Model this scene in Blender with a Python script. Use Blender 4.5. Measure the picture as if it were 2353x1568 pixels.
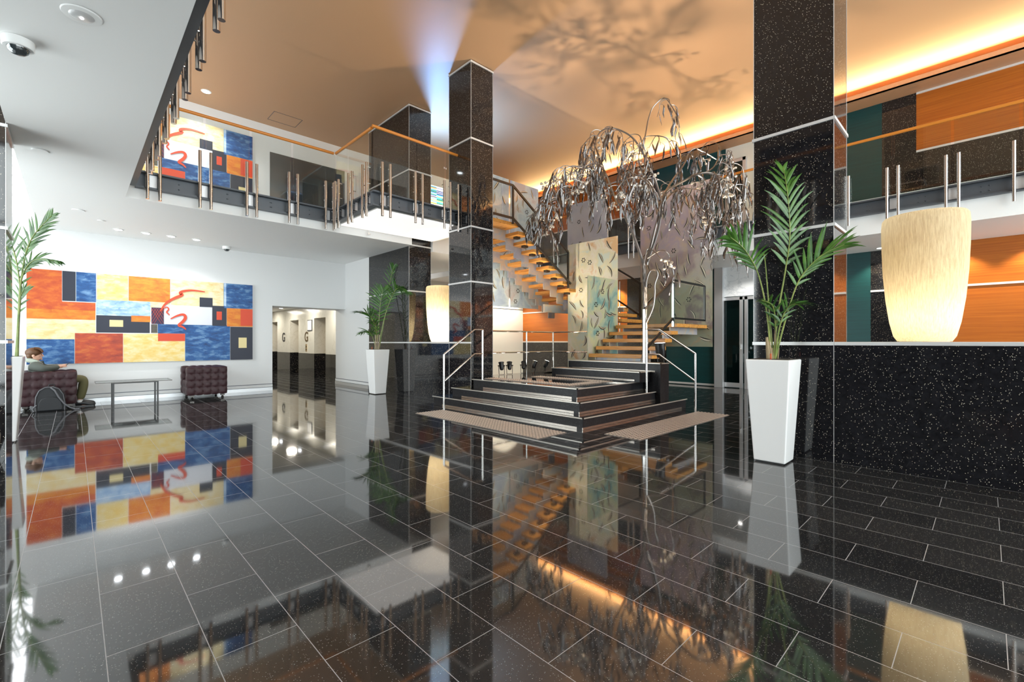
import bpy, math, random
from mathutils import Vector, Matrix
for b in list(bpy.data.objects): bpy.data.objects.remove(b)
C = bpy.context.scene
COL = C.collection
R = math.radians
# ------------------------------------------------------------------ camera, world, exposure
F, CXP, HY, HC = 1050., 1176.5, 786., 1.2
ANG = R(46.16)
cam = bpy.data.objects.new('camera', bpy.data.cameras.new('camera')); COL.objects.link(cam)
cam.location = (0, 0, HC); cam.rotation_euler = (R(90), 0, ANG - R(90))
cam.data.sensor_width = 36; cam.data.lens = 36*F/2353; cam.data.shift_y = (HY-784)/2353
cam.data.clip_start = .05; cam.data.clip_end = 200
C.camera = cam
C.view_settings.view_transform = 'Standard'; C.view_settings.look = 'None'
C.view_settings.gamma = 1; C.view_settings.use_curve_mapping = False
C.view_settings.exposure = 0.12
w = bpy.data.worlds.new('world'); C.world = w; w.use_nodes = True
w.node_tree.nodes['Background'].inputs[0].default_value = (.94, .968, 1.0, 1)
w.node_tree.nodes['Background'].inputs[1].default_value = 6.8

def lamp(name, kind, loc, power, col=(1, 1, 1), aim=None, size=.1, size_y=None, angle=60, blend=.5, portal=False, spread=None):
    d = bpy.data.lights.new(name, kind)
    d.energy = power; d.color = col
    if kind == 'AREA':
        d.size = size
        if size_y: d.shape = 'RECTANGLE'; d.size_y = size_y
        if portal: d.cycles.is_portal = True
        if spread: d.spread = R(spread)
    else:
        d.shadow_soft_size = size
    if kind == 'SPOT': d.spot_size = R(angle); d.spot_blend = blend
    o = bpy.data.objects.new(name, d); COL.objects.link(o); o.location = loc
    if aim is not None:
        o.rotation_euler = (Vector(aim)-Vector(loc)).to_track_quat('-Z', 'Y').to_euler()
    return o
WARM = (1, .84, .62); COOL = (.93, .96, 1.0); AMB = (1, .66, .30)
XB, YB, ZC, ZS, ZU = 12.4, 12.35, 6.57, 3.36, 3.78      # back walls, ceiling, soffit, upper floor
# window portals (daylight comes through the glazed front and left walls)
lamp('portal_front', 'AREA', (3.5, -4.98, 3.2), 1, aim=(3.5, 0, 3.2), size=13, size_y=6.2, portal=True)
lamp('portal_left', 'AREA', (-2.98, 8.4, 2.2), 1, aim=(0, 8.4, 2.2), size=7.9, size_y=4.4, portal=True)

# ------------------------------------------------------------------ materials
def nodes(name):
    m = bpy.data.materials.new(name); m.use_nodes = True
    nt = m.node_tree; return m, nt, nt.nodes['Principled BSDF']
def mat(name, col, rough=.5, metal=0, ior=1.5, emit=None, es=0, coat=0):
    m, nt, p = nodes(name)
    p.inputs['Base Color'].default_value = (*col, 1); p.inputs['Roughness'].default_value = rough
    p.inputs['Metallic'].default_value = metal; p.inputs['IOR'].default_value = ior
    if coat: p.inputs['Coat Weight'].default_value = coat
    if emit: p.inputs['Emission Color'].default_value = (*emit, 1); p.inputs['Emission Strength'].default_value = es
    return m
def N(nt, t, **kw):
    n = nt.nodes.new(t)
    for k, v in kw.items(): setattr(n, k, v)
    return n
def mathn(nt, op, a, b=None):
    n = N(nt, 'ShaderNodeMath', operation=op)
    for i, x in enumerate((a, b)):
        if x is None: continue
        if isinstance(x, (int, float)): n.inputs[i].default_value = x
        else: nt.links.new(x, n.inputs[i])
    return n.outputs[0]
def mixc(nt, fac, a, b):
    n = N(nt, 'ShaderNodeMix', data_type='RGBA')
    for i, x in ((0, fac), (6, a), (7, b)):
        if isinstance(x, tuple): n.inputs[i].default_value = (*x, 1) if len(x) == 3 else x
        elif isinstance(x, (int, float)): n.inputs[i].default_value = x
        else: nt.links.new(x, n.inputs[i])
    return n.outputs[2]
def coord(nt, scale=(1, 1, 1), obj=False):
    if obj: src = N(nt, 'ShaderNodeTexCoord').outputs['Object']
    else: src = N(nt, 'ShaderNodeNewGeometry').outputs['Position']
    mp = N(nt, 'ShaderNodeMapping'); mp.inputs['Scale'].default_value = scale
    nt.links.new(src, mp.inputs[0]); return mp.outputs[0]
def ramp(nt, fac, stops):
    r = N(nt, 'ShaderNodeValToRGB'); e = r.color_ramp.elements
    while len(e) < len(stops): e.new(.5)
    for el, (p, c) in zip(e, stops): el.position = p; el.color = (*c, 1)
    nt.links.new(fac, r.inputs[0]); return r.outputs[0]
def noise(nt, vec, scale=1, detail=3, rough=.5, dist=0):
    n = N(nt, 'ShaderNodeTexNoise'); n.inputs['Scale'].default_value = scale; n.inputs['Detail'].default_value = detail
    n.inputs['Roughness'].default_value = rough; n.inputs['Distortion'].default_value = dist
    nt.links.new(vec, n.inputs['Vector']); return n.outputs[0]
def flecks(nt, scale, thr, pick):
    v = N(nt, 'ShaderNodeTexVoronoi'); v.inputs['Scale'].default_value = scale
    nt.links.new(coord(nt), v.inputs['Vector'])
    a = mathn(nt, 'LESS_THAN', v.outputs['Distance'], thr)
    s = N(nt, 'ShaderNodeTexWhiteNoise'); nt.links.new(v.outputs['Color'], s.inputs['Vector'])
    b = mathn(nt, 'GREATER_THAN', s.outputs['Value'], pick)
    return mathn(nt, 'MULTIPLY', a, b)
def granite(name, base, fleck, scale, thr, pick, rough=.05, ior=1.65):
    m, nt, p = nodes(name)
    b = ramp(nt, noise(nt, coord(nt), 18, 4, .7), [(.35, tuple(x*.6 for x in base)), (.7, tuple(x*1.5 for x in base))])
    nt.links.new(mixc(nt, flecks(nt, scale, thr, pick), b, fleck), p.inputs['Base Color'])
    p.inputs['Roughness'].default_value = rough; p.inputs['IOR'].default_value = ior
    return m
M = {}
M['granite'] = granite('black_granite', (.010, .010, .012), (.62, .55, .43), 100, .26, .80)
M['stone'] = granite('dark_step_stone', (.012, .012, .014), (.20, .21, .22), 90, .20, .82, .34, 1.38)
def floor_mat():
    m, nt, p = nodes('floor_tiles')
    g = N(nt, 'ShaderNodeNewGeometry'); s = N(nt, 'ShaderNodeSeparateXYZ'); nt.links.new(g.outputs['Position'], s.inputs[0])
    cb = N(nt, 'ShaderNodeCombineXYZ')
    nt.links.new(mathn(nt, 'ADD', s.outputs[1], 59.4-.245), cb.inputs[0]); nt.links.new(mathn(nt, 'ADD', s.outputs[0], 29.7-.09), cb.inputs[1])
    b = N(nt, 'ShaderNodeTexBrick'); nt.links.new(cb.outputs[0], b.inputs['Vector'])
    for k, v in (('Scale', 1), ('Mortar Size', .0016), ('Mortar Smooth', .1), ('Brick Width', .594), ('Row Height', .297), ('Bias', 0)): b.inputs[k].default_value = v
    b.offset = .5; b.offset_frequency = 2
    b.inputs['Color1'].default_value = (.016, .016, .017, 1); b.inputs['Color2'].default_value = (.030, .029, .029, 1)
    b.inputs['Mortar'].default_value = (.34, .34, .35, 1)
    f = mathn(nt, 'MULTIPLY', flecks(nt, 170, .26, .80), mathn(nt, 'SUBTRACT', 1, b.outputs['Fac']))
    nt.links.new(mixc(nt, f, b.outputs['Color'], (.24, .235, .22)), p.inputs['Base Color'])
    nt.links.new(ramp(nt, b.outputs['Fac'], [(0, (.045,)*3), (1, (.5,)*3)]), p.inputs['Roughness'])
    p.inputs['IOR'].default_value = 2.25
    return m
M['floor'] = floor_mat()
M['white'] = mat('white_paint', (.86, .86, .85), .6)
M['wallw'] = mat('wall_paint', (.72, .72, .72), .6)
M['tan'] = mat('tan_ceiling_paint', (.47, .29, .165), .5)
M['cream'] = mat('cream_wall_panel', (.76, .74, .66), .4)
M['planter'] = mat('glossy_white_planter', (.85, .85, .85), .22)
M['chrome'] = mat('polished_steel', (.72, .70, .68), .12, 1)
M['brushed'] = mat('brushed_aluminium', (.66, .67, .69), .40, .7)
M['steel'] = mat('dark_steel_channel', (.085, .095, .11), .4, .3)
M['blackmetal'] = mat('black_metal', (.012, .012, .013), .35)
M['darkmetal'] = mat('dark_rail_metal', (.08, .075, .07), .3, .9)
M['trim'] = mat('pale_metal_trim', (.72, .72, .72), .3, .3)
M['nosing'] = mat('step_nosing_metal', (.62, .58, .52), .3, .6)
M['kick'] = mat('kick_strip_metal', (.40, .36, .32), .22, .9)
M['soil'] = mat('soil', (.03, .02, .012), .9)
M['glassdark'] = mat('dark_mirror_glass', (.03, .04, .045), .04, 0, 2.2)
M['marble'] = None
def marble(name, base, vein):
    m, nt, p = nodes(name)
    f = noise(nt, coord(nt), 1.3, 6, .6, 1.2)
    nt.links.new(ramp(nt, f, [(.40, base), (.48, base), (.5, vein), (.52, base), (.7, base)]), p.inputs['Base Color'])
    p.inputs['Roughness'].default_value = .18; return m
M['marble'] = marble('white_marble', (.78, .79, .80), (.60, .62, .64))
M['lobbymarble'] = marble('cream_marble', (.72, .70, .63), (.64, .62, .54))
def streak(name, c1, c2, sc=(1, .35, 22), rough=.35):
    m, nt, p = nodes(name)
    f = noise(nt, coord(nt, sc), 2.2, 5, .65)
    nt.links.new(ramp(nt, f, [(.3, c1), (.7, c2)]), p.inputs['Base Color'])
    p.inputs['Roughness'].default_value = rough; return m
M['orange'] = streak('orange_veneer', (.30, .072, .006), (.46, .135, .014))
M['teal'] = streak('teal_panel', (.0, .022, .026), (.002, .065, .066), (1, .5, 60), .4)
def woodm(name, c1, c2, c3):
    m, nt, p = nodes(name)
    f = noise(nt, coord(nt, (14, 1.2, 14)), 1.6, 5, .6, .6)
    nt.links.new(ramp(nt, f, [(.28, c1), (.45, c2), (.72, c3)]), p.inputs['Base Color'])
    p.inputs['Roughness'].default_value = .35; return m
M['wood'] = woodm('jarrah_pine_tread', (.28, .09, .015), (.62, .28, .06), (.74, .38, .10))
M['handrail'] = mat('timber_handrail', (.62, .22, .03), .3)
def patina(name, cols, sc=1.4, seed=0):
    m, nt, p = nodes(name)
    v = coord(nt); mp = N(nt, 'ShaderNodeMapping'); mp.inputs['Location'].default_value = (seed*3.1, seed*1.7, seed); nt.links.new(v, mp.inputs[0])
    f = noise(nt, mp.outputs[0], sc*1.5, 4, .55, .45)
    n = len(cols)
    nt.links.new(ramp(nt, f, [(.37+.27*i/(n-1), c) for i, c in enumerate(cols)]), p.inputs['Base Color'])
    p.inputs['Roughness'].default_value = .38; p.inputs['Metallic'].default_value = .15; return m
M['pA'] = patina('patina_blue_grey', [(.34, .42, .54), (.42, .52, .60), (.54, .62, .64), (.50, .46, .46)], 1.6, 1)
M['pB'] = patina('patina_cream_yellow', [(.66, .74, .66), (.78, .74, .52), (.82, .78, .66), (.74, .50, .28)], 1.6, 2)
M['pG'] = patina('patina_green', [(.22, .42, .40), (.42, .56, .46), (.62, .64, .38), (.60, .58, .50)], 1.5, 3)
M['pC'] = patina('patina_mauve_tan', [(.40, .34, .40), (.52, .43, .42), (.46, .38, .44), (.56, .44, .36)], 1.3, 4)
def two_tone(m, cols):
    nt = m.node_tree; p = nt.nodes['Principled BSDF']; top = p.inputs['Base Color'].links[0].from_socket
    g = N(nt, 'ShaderNodeNewGeometry'); s = N(nt, 'ShaderNodeSeparateXYZ'); nt.links.new(g.outputs['Position'], s.inputs[0])
    n1 = noise(nt, coord(nt), 2.0, 4, .55, .45)
    k = mathn(nt, 'ADD', mathn(nt, 'MULTIPLY', s.outputs[2], .55), mathn(nt, 'MULTIPLY', n1, .9))
    r = ramp(nt, n1, [(.37+.09*i, c) for i, c in enumerate(cols)])
    mr = N(nt, 'ShaderNodeMapRange'); nt.links.new(k, mr.inputs[0]); mr.inputs[1].default_value = 1.7; mr.inputs[2].default_value = 2.5
    nt.links.new(mixc(nt, mr.outputs[0], r, top), p.inputs['Base Color'])
two_tone(M['pC'], [(.20, .15, .14), (.34, .32, .21), (.32, .34, .24), (.46, .32, .18)])
M['pD'] = patina('patina_steel_blue', [(.40, .40, .46), (.50, .50, .54), (.56, .55, .56)], 1.0, 5)
M['pS'] = patina('patina_stringer', [(.34, .36, .44), (.46, .43, .43), (.54, .44, .34), (.38, .43, .49)], 1.8, 6)
M['leafdark'] = mat('cut_leaf_dark', (.05, .045, .035), .5)  # dark outline colour of the cut leaf pattern
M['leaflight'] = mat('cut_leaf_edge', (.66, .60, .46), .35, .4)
def brush(name, c1, c2, c3, sc=(3.5, 3.5, 8)):
    m, nt, p = nodes(name)
    f = noise(nt, coord(nt, sc, True), 1.2, 4, .6, .3)
    dst = noise(nt, coord(nt, (9, 9, 9), True), 1.0, 2)
    v = N(nt, 'ShaderNodeTexVoronoi', distance='CHEBYCHEV'); v.inputs['Scale'].default_value = 1
    mp = coord(nt, (9, 9, 22), True)
    vm = N(nt, 'ShaderNodeVectorMath', operation='ADD'); nt.links.new(mp, vm.inputs[0]); nt.links.new(dst, vm.inputs[1]); nt.links.new(vm.outputs[0], v.inputs['Vector'])
    sx = N(nt, 'ShaderNodeSeparateColor'); nt.links.new(v.outputs['Color'], sx.inputs[0])
    g = mathn(nt, 'ADD', mathn(nt, 'MULTIPLY', f, .86), mathn(nt, 'MULTIPLY', sx.outputs[0], .14))
    nt.links.new(ramp(nt, g, [(.26, c1), (.50, c2), (.78, c3)]), p.inputs['Base Color'])
    p.inputs['Roughness'].default_value = .5; return m
M['p_red'] = brush('paint_red_orange', (.42, .045, .015), (.55, .09, .015), (.70, .20, .02))
M['p_redark'] = brush('paint_dark_red', (.25, .03, .02), (.45, .06, .02), (.62, .18, .03))
M['p_or'] = brush('paint_orange', (.52, .09, .012), (.66, .19, .015), (.74, .32, .03))
M['p_cream'] = brush('paint_cream', (.70, .46, .15), (.78, .64, .36), (.80, .76, .64))
M['p_yel'] = brush('paint_yellow', (.74, .46, .07), (.78, .60, .24), (.80, .74, .56))
M['p_blue'] = brush('paint_blue', (.004, .03, .12), (.010, .085, .27), (.20, .36, .56))
M['p_lblue'] = brush('paint_light_blue', (.08, .22, .52), (.32, .48, .70), (.72, .78, .84))
M['p_navy'] = mat('paint_navy', (.018, .022, .04), .5)
M['p_grey'] = mat('paint_pale_grey', (.66, .67, .72), .5)
M['p_sand'] = mat('paint_sand', (.72, .60, .30), .5)
M['p_vermil'] = mat('paint_vermilion', (.62, .06, .02), .5)
M['p_purple'] = mat('paint_purple', (.035, .02, .06), .5)
M['leather'] = mat('maroon_leather', (.030, .008, .011), .46, 0, 1.4)
M['grass'] = None
def leafm(name, c1, c2):
    m, nt, p = nodes(name)
    nt.links.new(ramp(nt, noise(nt, coord(nt), 9, 3), [(.3, c1), (.7, c2)]), p.inputs['Base Color'])
    p.inputs['Roughness'].default_value = .35; return m
M['palm'] = leafm('palm_green', (.012, .055, .008), (.065, .17, .02))
M['stem'] = leafm('palm_stem', (.10, .16, .03), (.26, .30, .08))
M['bark'] = leafm('dry_stem', (.16, .10, .05), (.32, .24, .13))
M['treemetal'] = mat('forged_steel', (.34, .32, .31), .28, 1)
M['leafmetal'] = mat('hammered_leaf_steel', (.27, .25, .245), .24, 1)
def barkmetal():
    m, nt, p = nodes('bark_textured_steel')
    f = noise(nt, coord(nt, (30, 30, 5)), 1.5, 5, .6, 1)
    nt.links.new(ramp(nt, f, [(.40, (.035, .03, .026)), (.62, (.42, .39, .37))]), p.inputs['Base Color'])
    p.inputs['Metallic'].default_value = .65; p.inputs['Roughness'].default_value = .40
    bp = N(nt, 'ShaderNodeBump'); bp.inputs['Strength'].default_value = .7; bp.inputs['Distance'].default_value = .02
    nt.links.new(f, bp.inputs['Height']); nt.links.new(bp.outputs[0], p.inputs['Normal']); return m
M['trunk'] = barkmetal()
def glassm(name, tint, refl=1.0, ior=1.5):
    m = bpy.data.materials.new(name); m.use_nodes = True; nt = m.node_tree; nt.nodes.clear()
    o = N(nt, 'ShaderNodeOutputMaterial'); t = N(nt, 'ShaderNodeBsdfTransparent'); g = N(nt, 'ShaderNodeBsdfGlossy')
    t.inputs[0].default_value = (*tint, 1); g.inputs['Roughness'].default_value = .02
    f = N(nt, 'ShaderNodeFresnel'); gm = N(nt, 'ShaderNodeNewGeometry')
    nt.links.new(mathn(nt, 'ADD', ior, mathn(nt, 'MULTIPLY', gm.outputs['Backfacing'], 1/ior-ior)), f.inputs[0])
    mx = N(nt, 'ShaderNodeMixShader'); nt.links.new(mathn(nt, 'MULTIPLY', f.outputs[0], refl), mx.inputs[0])
    nt.links.new(t.outputs[0], mx.inputs[1]); nt.links.new(g.outputs[0], mx.inputs[2]); nt.links.new(mx.outputs[0], o.inputs[0]); return m
M['glass'] = glassm('clear_glass', (.93, .96, .95), .8)
M['doorglass'] = glassm('grey_green_glass', (.30, .40, .40), 1.0)
def lampshell():
    m = bpy.data.materials.new('alabaster_resin'); m.use_nodes = True; nt = m.node_tree; nt.nodes.clear()
    o = N(nt, 'ShaderNodeOutputMaterial'); t = N(nt, 'ShaderNodeBsdfTranslucent'); d = N(nt, 'ShaderNodeBsdfDiffuse')
    f = noise(nt, coord(nt, (60, 60, 5)), 1.6, 4, .65)
    c = ramp(nt, f, [(.3, (.58, .46, .29)), (.62, (.78, .68, .48))])
    nt.links.new(c, t.inputs[0]); nt.links.new(c, d.inputs[0])
    bp = N(nt, 'ShaderNodeBump'); bp.inputs['Strength'].default_value = .5; bp.inputs['Distance'].default_value = .01
    nt.links.new(f, bp.inputs['Height']); nt.links.new(bp.outputs[0], d.inputs['Normal'])
    mx = N(nt, 'ShaderNodeMixShader'); mx.inputs[0].default_value = .5
    nt.links.new(t.outputs[0], mx.inputs[1]); nt.links.new(d.outputs[0], mx.inputs[2]); nt.links.new(mx.outputs[0], o.inputs[0]); return m
M['alabaster'] = lampshell()
M['glow'] = mat('lamp_glow', (1, 1, 1), .5, emit=(1, .97, .92), es=14)
M['glowcool'] = mat('lamp_glow_cool', (1, 1, 1), .5, emit=(.9, .95, 1), es=25)
M['lightbox'] = mat('backlit_panel', (.9, .88, .85), .5, emit=(1, .95, .90), es=.75)
M['mat'] = mat('tactile_sheet', (.20, .17, .15), .5); M['studs'] = mat('tactile_studs', (.58, .50, .43), .35, .2)
M['skin'] = mat('skin', (.62, .36, .26), .5); M['hair'] = mat('brown_hair', (.10, .042, .015), .5)
M['jacket'] = mat('grey_green_jacket', (.075, .085, .075), .7); M['hood'] = mat('sage_hood', (.30, .33, .28), .8)
M['trouser'] = mat('olive_trousers', (.115, .105, .045), .8); M['shoe'] = mat('black_shoe', (.012, .012, .014), .4)
M['sock'] = mat('white_sock', (.7, .7, .7), .8); M['bag'] = mat('black_bag', (.012, .013, .016), .6); M['bagtrim'] = mat('grey_bag_piping', (.09, .09, .10), .5)
M['urn'] = leafm('mossy_stone', (.16, .12, .05), (.40, .33, .20))
M['gold'] = mat('bronze_mirror', (.55, .40, .22), .08, 1)

# ------------------------------------------------------------------ mesh helpers
def root_loc(p):
    v = Vector((0, 0, 0))
    while p is not None: v += p.location; p = p.parent
    return v
class MB:
    def __init__(s): s.v = []; s.f = []; s.m = []; s.mi = 0
    def add(s, vs, fs):
        o = len(s.v); s.v += [tuple(v) for v in vs]
        for f in fs: s.f.append(tuple(i+o for i in f)); s.m.append(s.mi)
        return s
    def box(s, x0, y0, z0, x1, y1, z1):
        x0, x1 = min(x0, x1), max(x0, x1); y0, y1 = min(y0, y1), max(y0, y1); z0, z1 = min(z0, z1), max(z0, z1)
        vs = [(x0, y0, z0), (x1, y0, z0), (x1, y1, z0), (x0, y1, z0), (x0, y0, z1), (x1, y0, z1), (x1, y1, z1), (x0, y1, z1)]
        return s.add(vs, [(3, 2, 1, 0), (4, 5, 6, 7), (0, 1, 5, 4), (1, 2, 6, 5), (2, 3, 7, 6), (3, 0, 4, 7)])
    def frustum(s, cx, cy, z0, w0, d0, z1, w1, d1):
        vs = [(cx-w0/2, cy-d0/2, z0), (cx+w0/2, cy-d0/2, z0), (cx+w0/2, cy+d0/2, z0), (cx-w0/2, cy+d0/2, z0),
              (cx-w1/2, cy-d1/2, z1), (cx+w1/2, cy-d1/2, z1), (cx+w1/2, cy+d1/2, z1), (cx-w1/2, cy+d1/2, z1)]
        return s.add(vs, [(3, 2, 1, 0), (4, 5, 6, 7), (0, 1, 5, 4), (1, 2, 6, 5), (2, 3, 7, 6), (3, 0, 4, 7)])
    def tube(s, pts, r, n=8, caps=True):
        pts = [Vector(p) for p in pts]; rs = r if isinstance(r, (list, tuple)) else [r]*len(pts)
        vs = []; u = None
        for i, p in enumerate(pts):
            t = (pts[min(i+1, len(pts)-1)]-pts[max(i-1, 0)])
            if t.length < 1e-9: t = Vector((0, 0, 1))
            t.normalize()
            if u is None: u = t.orthogonal().normalized()
            else:
                u = u-t*u.dot(t)
                u = u.normalized() if u.length > 1e-6 else t.orthogonal().normalized()
            b = t.cross(u)
            for k in range(n):
                a = 2*math.pi*k/n; vs.append(p+(u*math.cos(a)+b*math.sin(a))*rs[i])
        fs = []
        for i in range(len(pts)-1):
            for k in range(n): fs.append((i*n+k, i*n+(k+1) % n, (i+1)*n+(k+1) % n, (i+1)*n+k))
        if caps: fs.append(tuple(reversed(range(n)))); fs.append(tuple(range((len(pts)-1)*n, len(pts)*n)))
        return s.add(vs, fs)
    def lathe(s, prof, c=(0, 0, 0), n=24, axis=None):
        vs = []; c = Vector(c)
        q = Vector((0, 0, 1)).rotation_difference(Vector(axis)).to_matrix() if axis is not None else Matrix.Identity(3)
        for r, z in prof:
            for k in range(n):
                a = 2*math.pi*k/n; vs.append(c+q @ Vector((r*math.cos(a), r*math.sin(a), z)))
        fs = []
        for i in range(len(prof)-1):
            for k in range(n): fs.append((i*n+k, i*n+(k+1) % n, (i+1)*n+(k+1) % n, (i+1)*n+k))
        if prof[0][0] > 1e-6: fs.append(tuple(reversed(range(n))))
        if prof[-1][0] > 1e-6: fs.append(tuple(range((len(prof)-1)*n, len(prof)*n)))
        return s.add(vs, fs)
    def prism(s, pts, ext):
        n = len(pts); e = Vector(ext); a = [Vector(p) for p in pts]
        fs = [tuple(reversed(range(n))), tuple(range(n, 2*n))]+[(i, (i+1) % n, n+(i+1) % n, n+i) for i in range(n)]
        return s.add(a+[p+e for p in a], fs)
    def ball(s, c, r, n=12, m=8, sc=(1, 1, 1)):
        vs = []; c = Vector(c)
        for i in range(m+1):
            t = math.pi*i/m
            for k in range(n):
                a = 2*math.pi*k/n
                vs.append(c+Vector((r*sc[0]*math.sin(t)*math.cos(a), r*sc[1]*math.sin(t)*math.sin(a), -r*sc[2]*math.cos(t))))
        return s.add(vs, [(i*n+k, i*n+(k+1) % n, (i+1)*n+(k+1) % n, (i+1)*n+k) for i in range(m) for k in range(n)])
    def build(s, name, mats, parent=None, smooth=False, bevel=0, kind=None, local=False, seg=2):
        me = bpy.data.meshes.new(name)
        off = Vector((0, 0, 0)) if local else root_loc(parent)
        me.from_pydata([Vector(v)-off for v in s.v], [], s.f)
        if not isinstance(mats, (list, tuple)): mats = [mats]
        for m in mats: me.materials.append(m)
        if len(mats) > 1: me.polygons.foreach_set('material_index', s.m)
        me.update()
        import bmesh
        b = bmesh.new(); b.from_mesh(me); bmesh.ops.remove_doubles(b, verts=b.verts, dist=1e-6)
        bmesh.ops.recalc_face_normals(b, faces=b.faces); b.to_mesh(me); b.free()
        if smooth:
            me.polygons.foreach_set('use_smooth', [True]*len(me.polygons)); me.set_sharp_from_angle(angle=R(42))
        o = bpy.data.objects.new(name, me); COL.objects.link(o)
        if parent is not None: o.parent = parent
        if bevel:
            bv = o.modifiers.new('bevel', 'BEVEL'); bv.width = bevel; bv.segments = seg; bv.limit_method = 'ANGLE'
        if kind: o['kind'] = kind
        return o
def thing(name, label, cat, loc=(0, 0, 0), group=None, rz=0):
    o = bpy.data.objects.new(name, None); COL.objects.link(o); o.empty_display_size = .1
    o.location = loc; o.rotation_euler = (0, 0, rz); o['label'] = label; o['category'] = cat
    if group: o['group'] = group
    return o
def tag(o, label, cat, group=None, kind=None):
    o['label'] = label; o['category'] = cat
    if group: o['group'] = group
    if kind: o['kind'] = kind
    return o
def dup(root, loc, label=None, rz=None, group=None):
    r = root.copy(); COL.objects.link(r); r.location = loc
    if rz is not None: r.rotation_euler = (0, 0, rz)
    if label: r['label'] = label
    if group: r['group'] = group
    for ch in list(root.children):
        c = ch.copy(); COL.objects.link(c); c.parent = r
        for g in list(ch.children):
            d = g.copy(); COL.objects.link(d); d.parent = c
    return r
def bx(name, m, x0, y0, z0, x1, y1, z1, parent=None, kind=None, bevel=0):
    return MB().box(x0, y0, z0, x1, y1, z1).build(name, m, parent, kind=kind, bevel=bevel)
# survey of the photograph: a pixel and one known plane give a point in the room
FW = Vector((math.cos(ANG), math.sin(ANG), 0)); RT = Vector((math.sin(ANG), -math.cos(ANG), 0))
def at(u, v, d): return Vector((0, 0, HC))+(FW+RT*((u-CXP)/F)+Vector((0, 0, (HY-v)/F)))*d
def onY(u, v, y):
    r = FW+RT*((u-CXP)/F); return at(u, v, y/r.y)
def onX(u, v, x):
    r = FW+RT*((u-CXP)/F); return at(u, v, x/r.x)

# ------------------------------------------------------------------ setting
S = 'structure'
bx('floor', M['floor'], -3.2, -5.2, -.1, XB+.2, 21.5, 0, kind=S)
ce = MB(); ce.box(-3.2, -5.2, ZC, XB+.2, YB+.2, ZC+.1); ce.build('ceiling', M['tan'], kind=S)
# slabs of the upper floor (white undersides)
bx('ceiling_left', M['white'], -.48, -5.1, ZS, .56, 8.9, ZU, kind=S)
bx('ceiling_back', M['white'], -.48, 8.9, ZS, 5.45, YB, ZU, kind=S)
bx('ceiling_right', M['white'], 10.44, -5.1, 3.15, XB, YB, 3.8, kind=S)
# back wall with opening to the lift lobby: X 3.58..5.45, z to 2.10
wb = MB()
wb.box(-.55, YB, 0, 3.58, YB+.2, 3.5); wb.box(3.58, YB, 2.10, 5.45, YB+.62, 3.5); wb.box(-3.2, YB, 3.5+2.2, -.55, YB+.2, ZC); wb.box(-3.2, YB, 0, -.55, YB+.2, 3.45)
wb.box(-.55, YB, 3.5, XB, YB+.2, ZC)
wb.box(3.38, YB+.201, 0, 3.58, YB+.62, 2.1)
wb.build('wall_back', M['wallw'], kind=S)
MB().box(5.45, 10.95, 0, 5.65, 13.0, 3.36).build('wall_return', M['wallw'], kind=S)
bb = MB()
for x0, x1 in ((-3, 3.58),):
    bb.box(x0, YB-.02, 0, x1, YB, .075); bb.mi = 1; bb.box(x0, YB-.012, .085, x1, YB, .15); bb.mi = 2; bb.box(x0, YB-.008, .0, x1, YB, .165)
bb.mi = 0; bb.box(5.43, 10.95, 0, 5.45, 13.0, .075); bb.mi = 1; bb.box(5.438, 10.95, .085, 5.45, 13.0, .15); bb.mi = 2; bb.box(5.442, 10.95, 0, 5.45, 13.0, .165)
bb.build('baseboard_back', [M['brushed'], M['wallw'], M['steel']], kind=S)
# cream panelled wall beside the stairs (back wall continuing to the right)
cp = MB()
for x0, x1 in ((6.03, 9.2), (9.21, XB)):
    for z0, z1 in ((0, .795), (.82, 1.60), (1.625, 2.4), (2.425, 3.15)): cp.box(x0, YB-.04, z0, x1, YB-.012, z1)
cp.build('wall_panels', M['cream'], kind=S)
bx('wall_panel_joints', M['blackmetal'], 6.03, YB-.02, 0, XB, YB, 3.2, kind=S)
# long back wall of the reception side, in bands
xw = XB
def band(name, m, y0, y1, z0, z1, dx=0): return bx(name, m, xw-dx, y0, z0, xw+.2, y1, z1, kind=S)
for nm, m, y0, y1, z0, z1 in (
    ('wall_right_orange', 'orange', 7.75, YB, 1.2, 3.15), ('wall_right_black', 'granite', 7.75, YB, 0, 1.2),
    ('wall_right_black', 'granite', 6.45, 7.75, 0, 3.15), ('wall_right_teal', 'teal', 5.0, 6.45, 0, 3.15),
    ('wall_right_teal', 'teal', 1.75, 3.3, 0, 3.15), ('wall_right_black', 'granite', .92, 1.75, 0, 3.15),
    ('wall_right_orange', 'orange', -5.1, .92, 0, 3.15),
    ('wall_right_orange', 'orange', 7.25, YB, 5.08, 6.3), ('wall_right_black', 'granite', 7.25, YB, 3.8, 5.08),
    ('wall_right_black', 'granite', 6.75, 7.25, 3.8, 6.3), ('wall_right_teal', 'teal', 4.78, 6.75, 3.8, 6.3),
    ('wall_right_cream', 'cream', 2.6, 4.78, 3.8, 6.3), ('wall_right_teal', 'teal', 1.56, 2.6, 3.8, 6.3),
    ('wall_right_black', 'granite', 1.01, 1.56, 3.8, 6.3), ('wall_right_orange', 'orange', -5.1, 1.01, 5.08, 6.3), ('wall_right_black', 'granite', -5.1, 1.01, 3.8, 5.08),
    ('wall_right_top', 'tan', -5.1, YB, 6.3, ZC)):
    band(nm, M[m], y0, y1, z0, z1)
ts = MB()
for y0, y1, z in ((7.75, YB, 2.29), (7.25, YB, 5.08), (7.25, YB, 6.26), (-5.1, 1.01, 5.08), (-5.1, 1.01, 6.26), (-5.1, 1.75, 2.29), (7.75, YB, 1.2)):
    ts.box(xw-.02, y0, z-.02, xw+.02, y1, z+.02)
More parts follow.
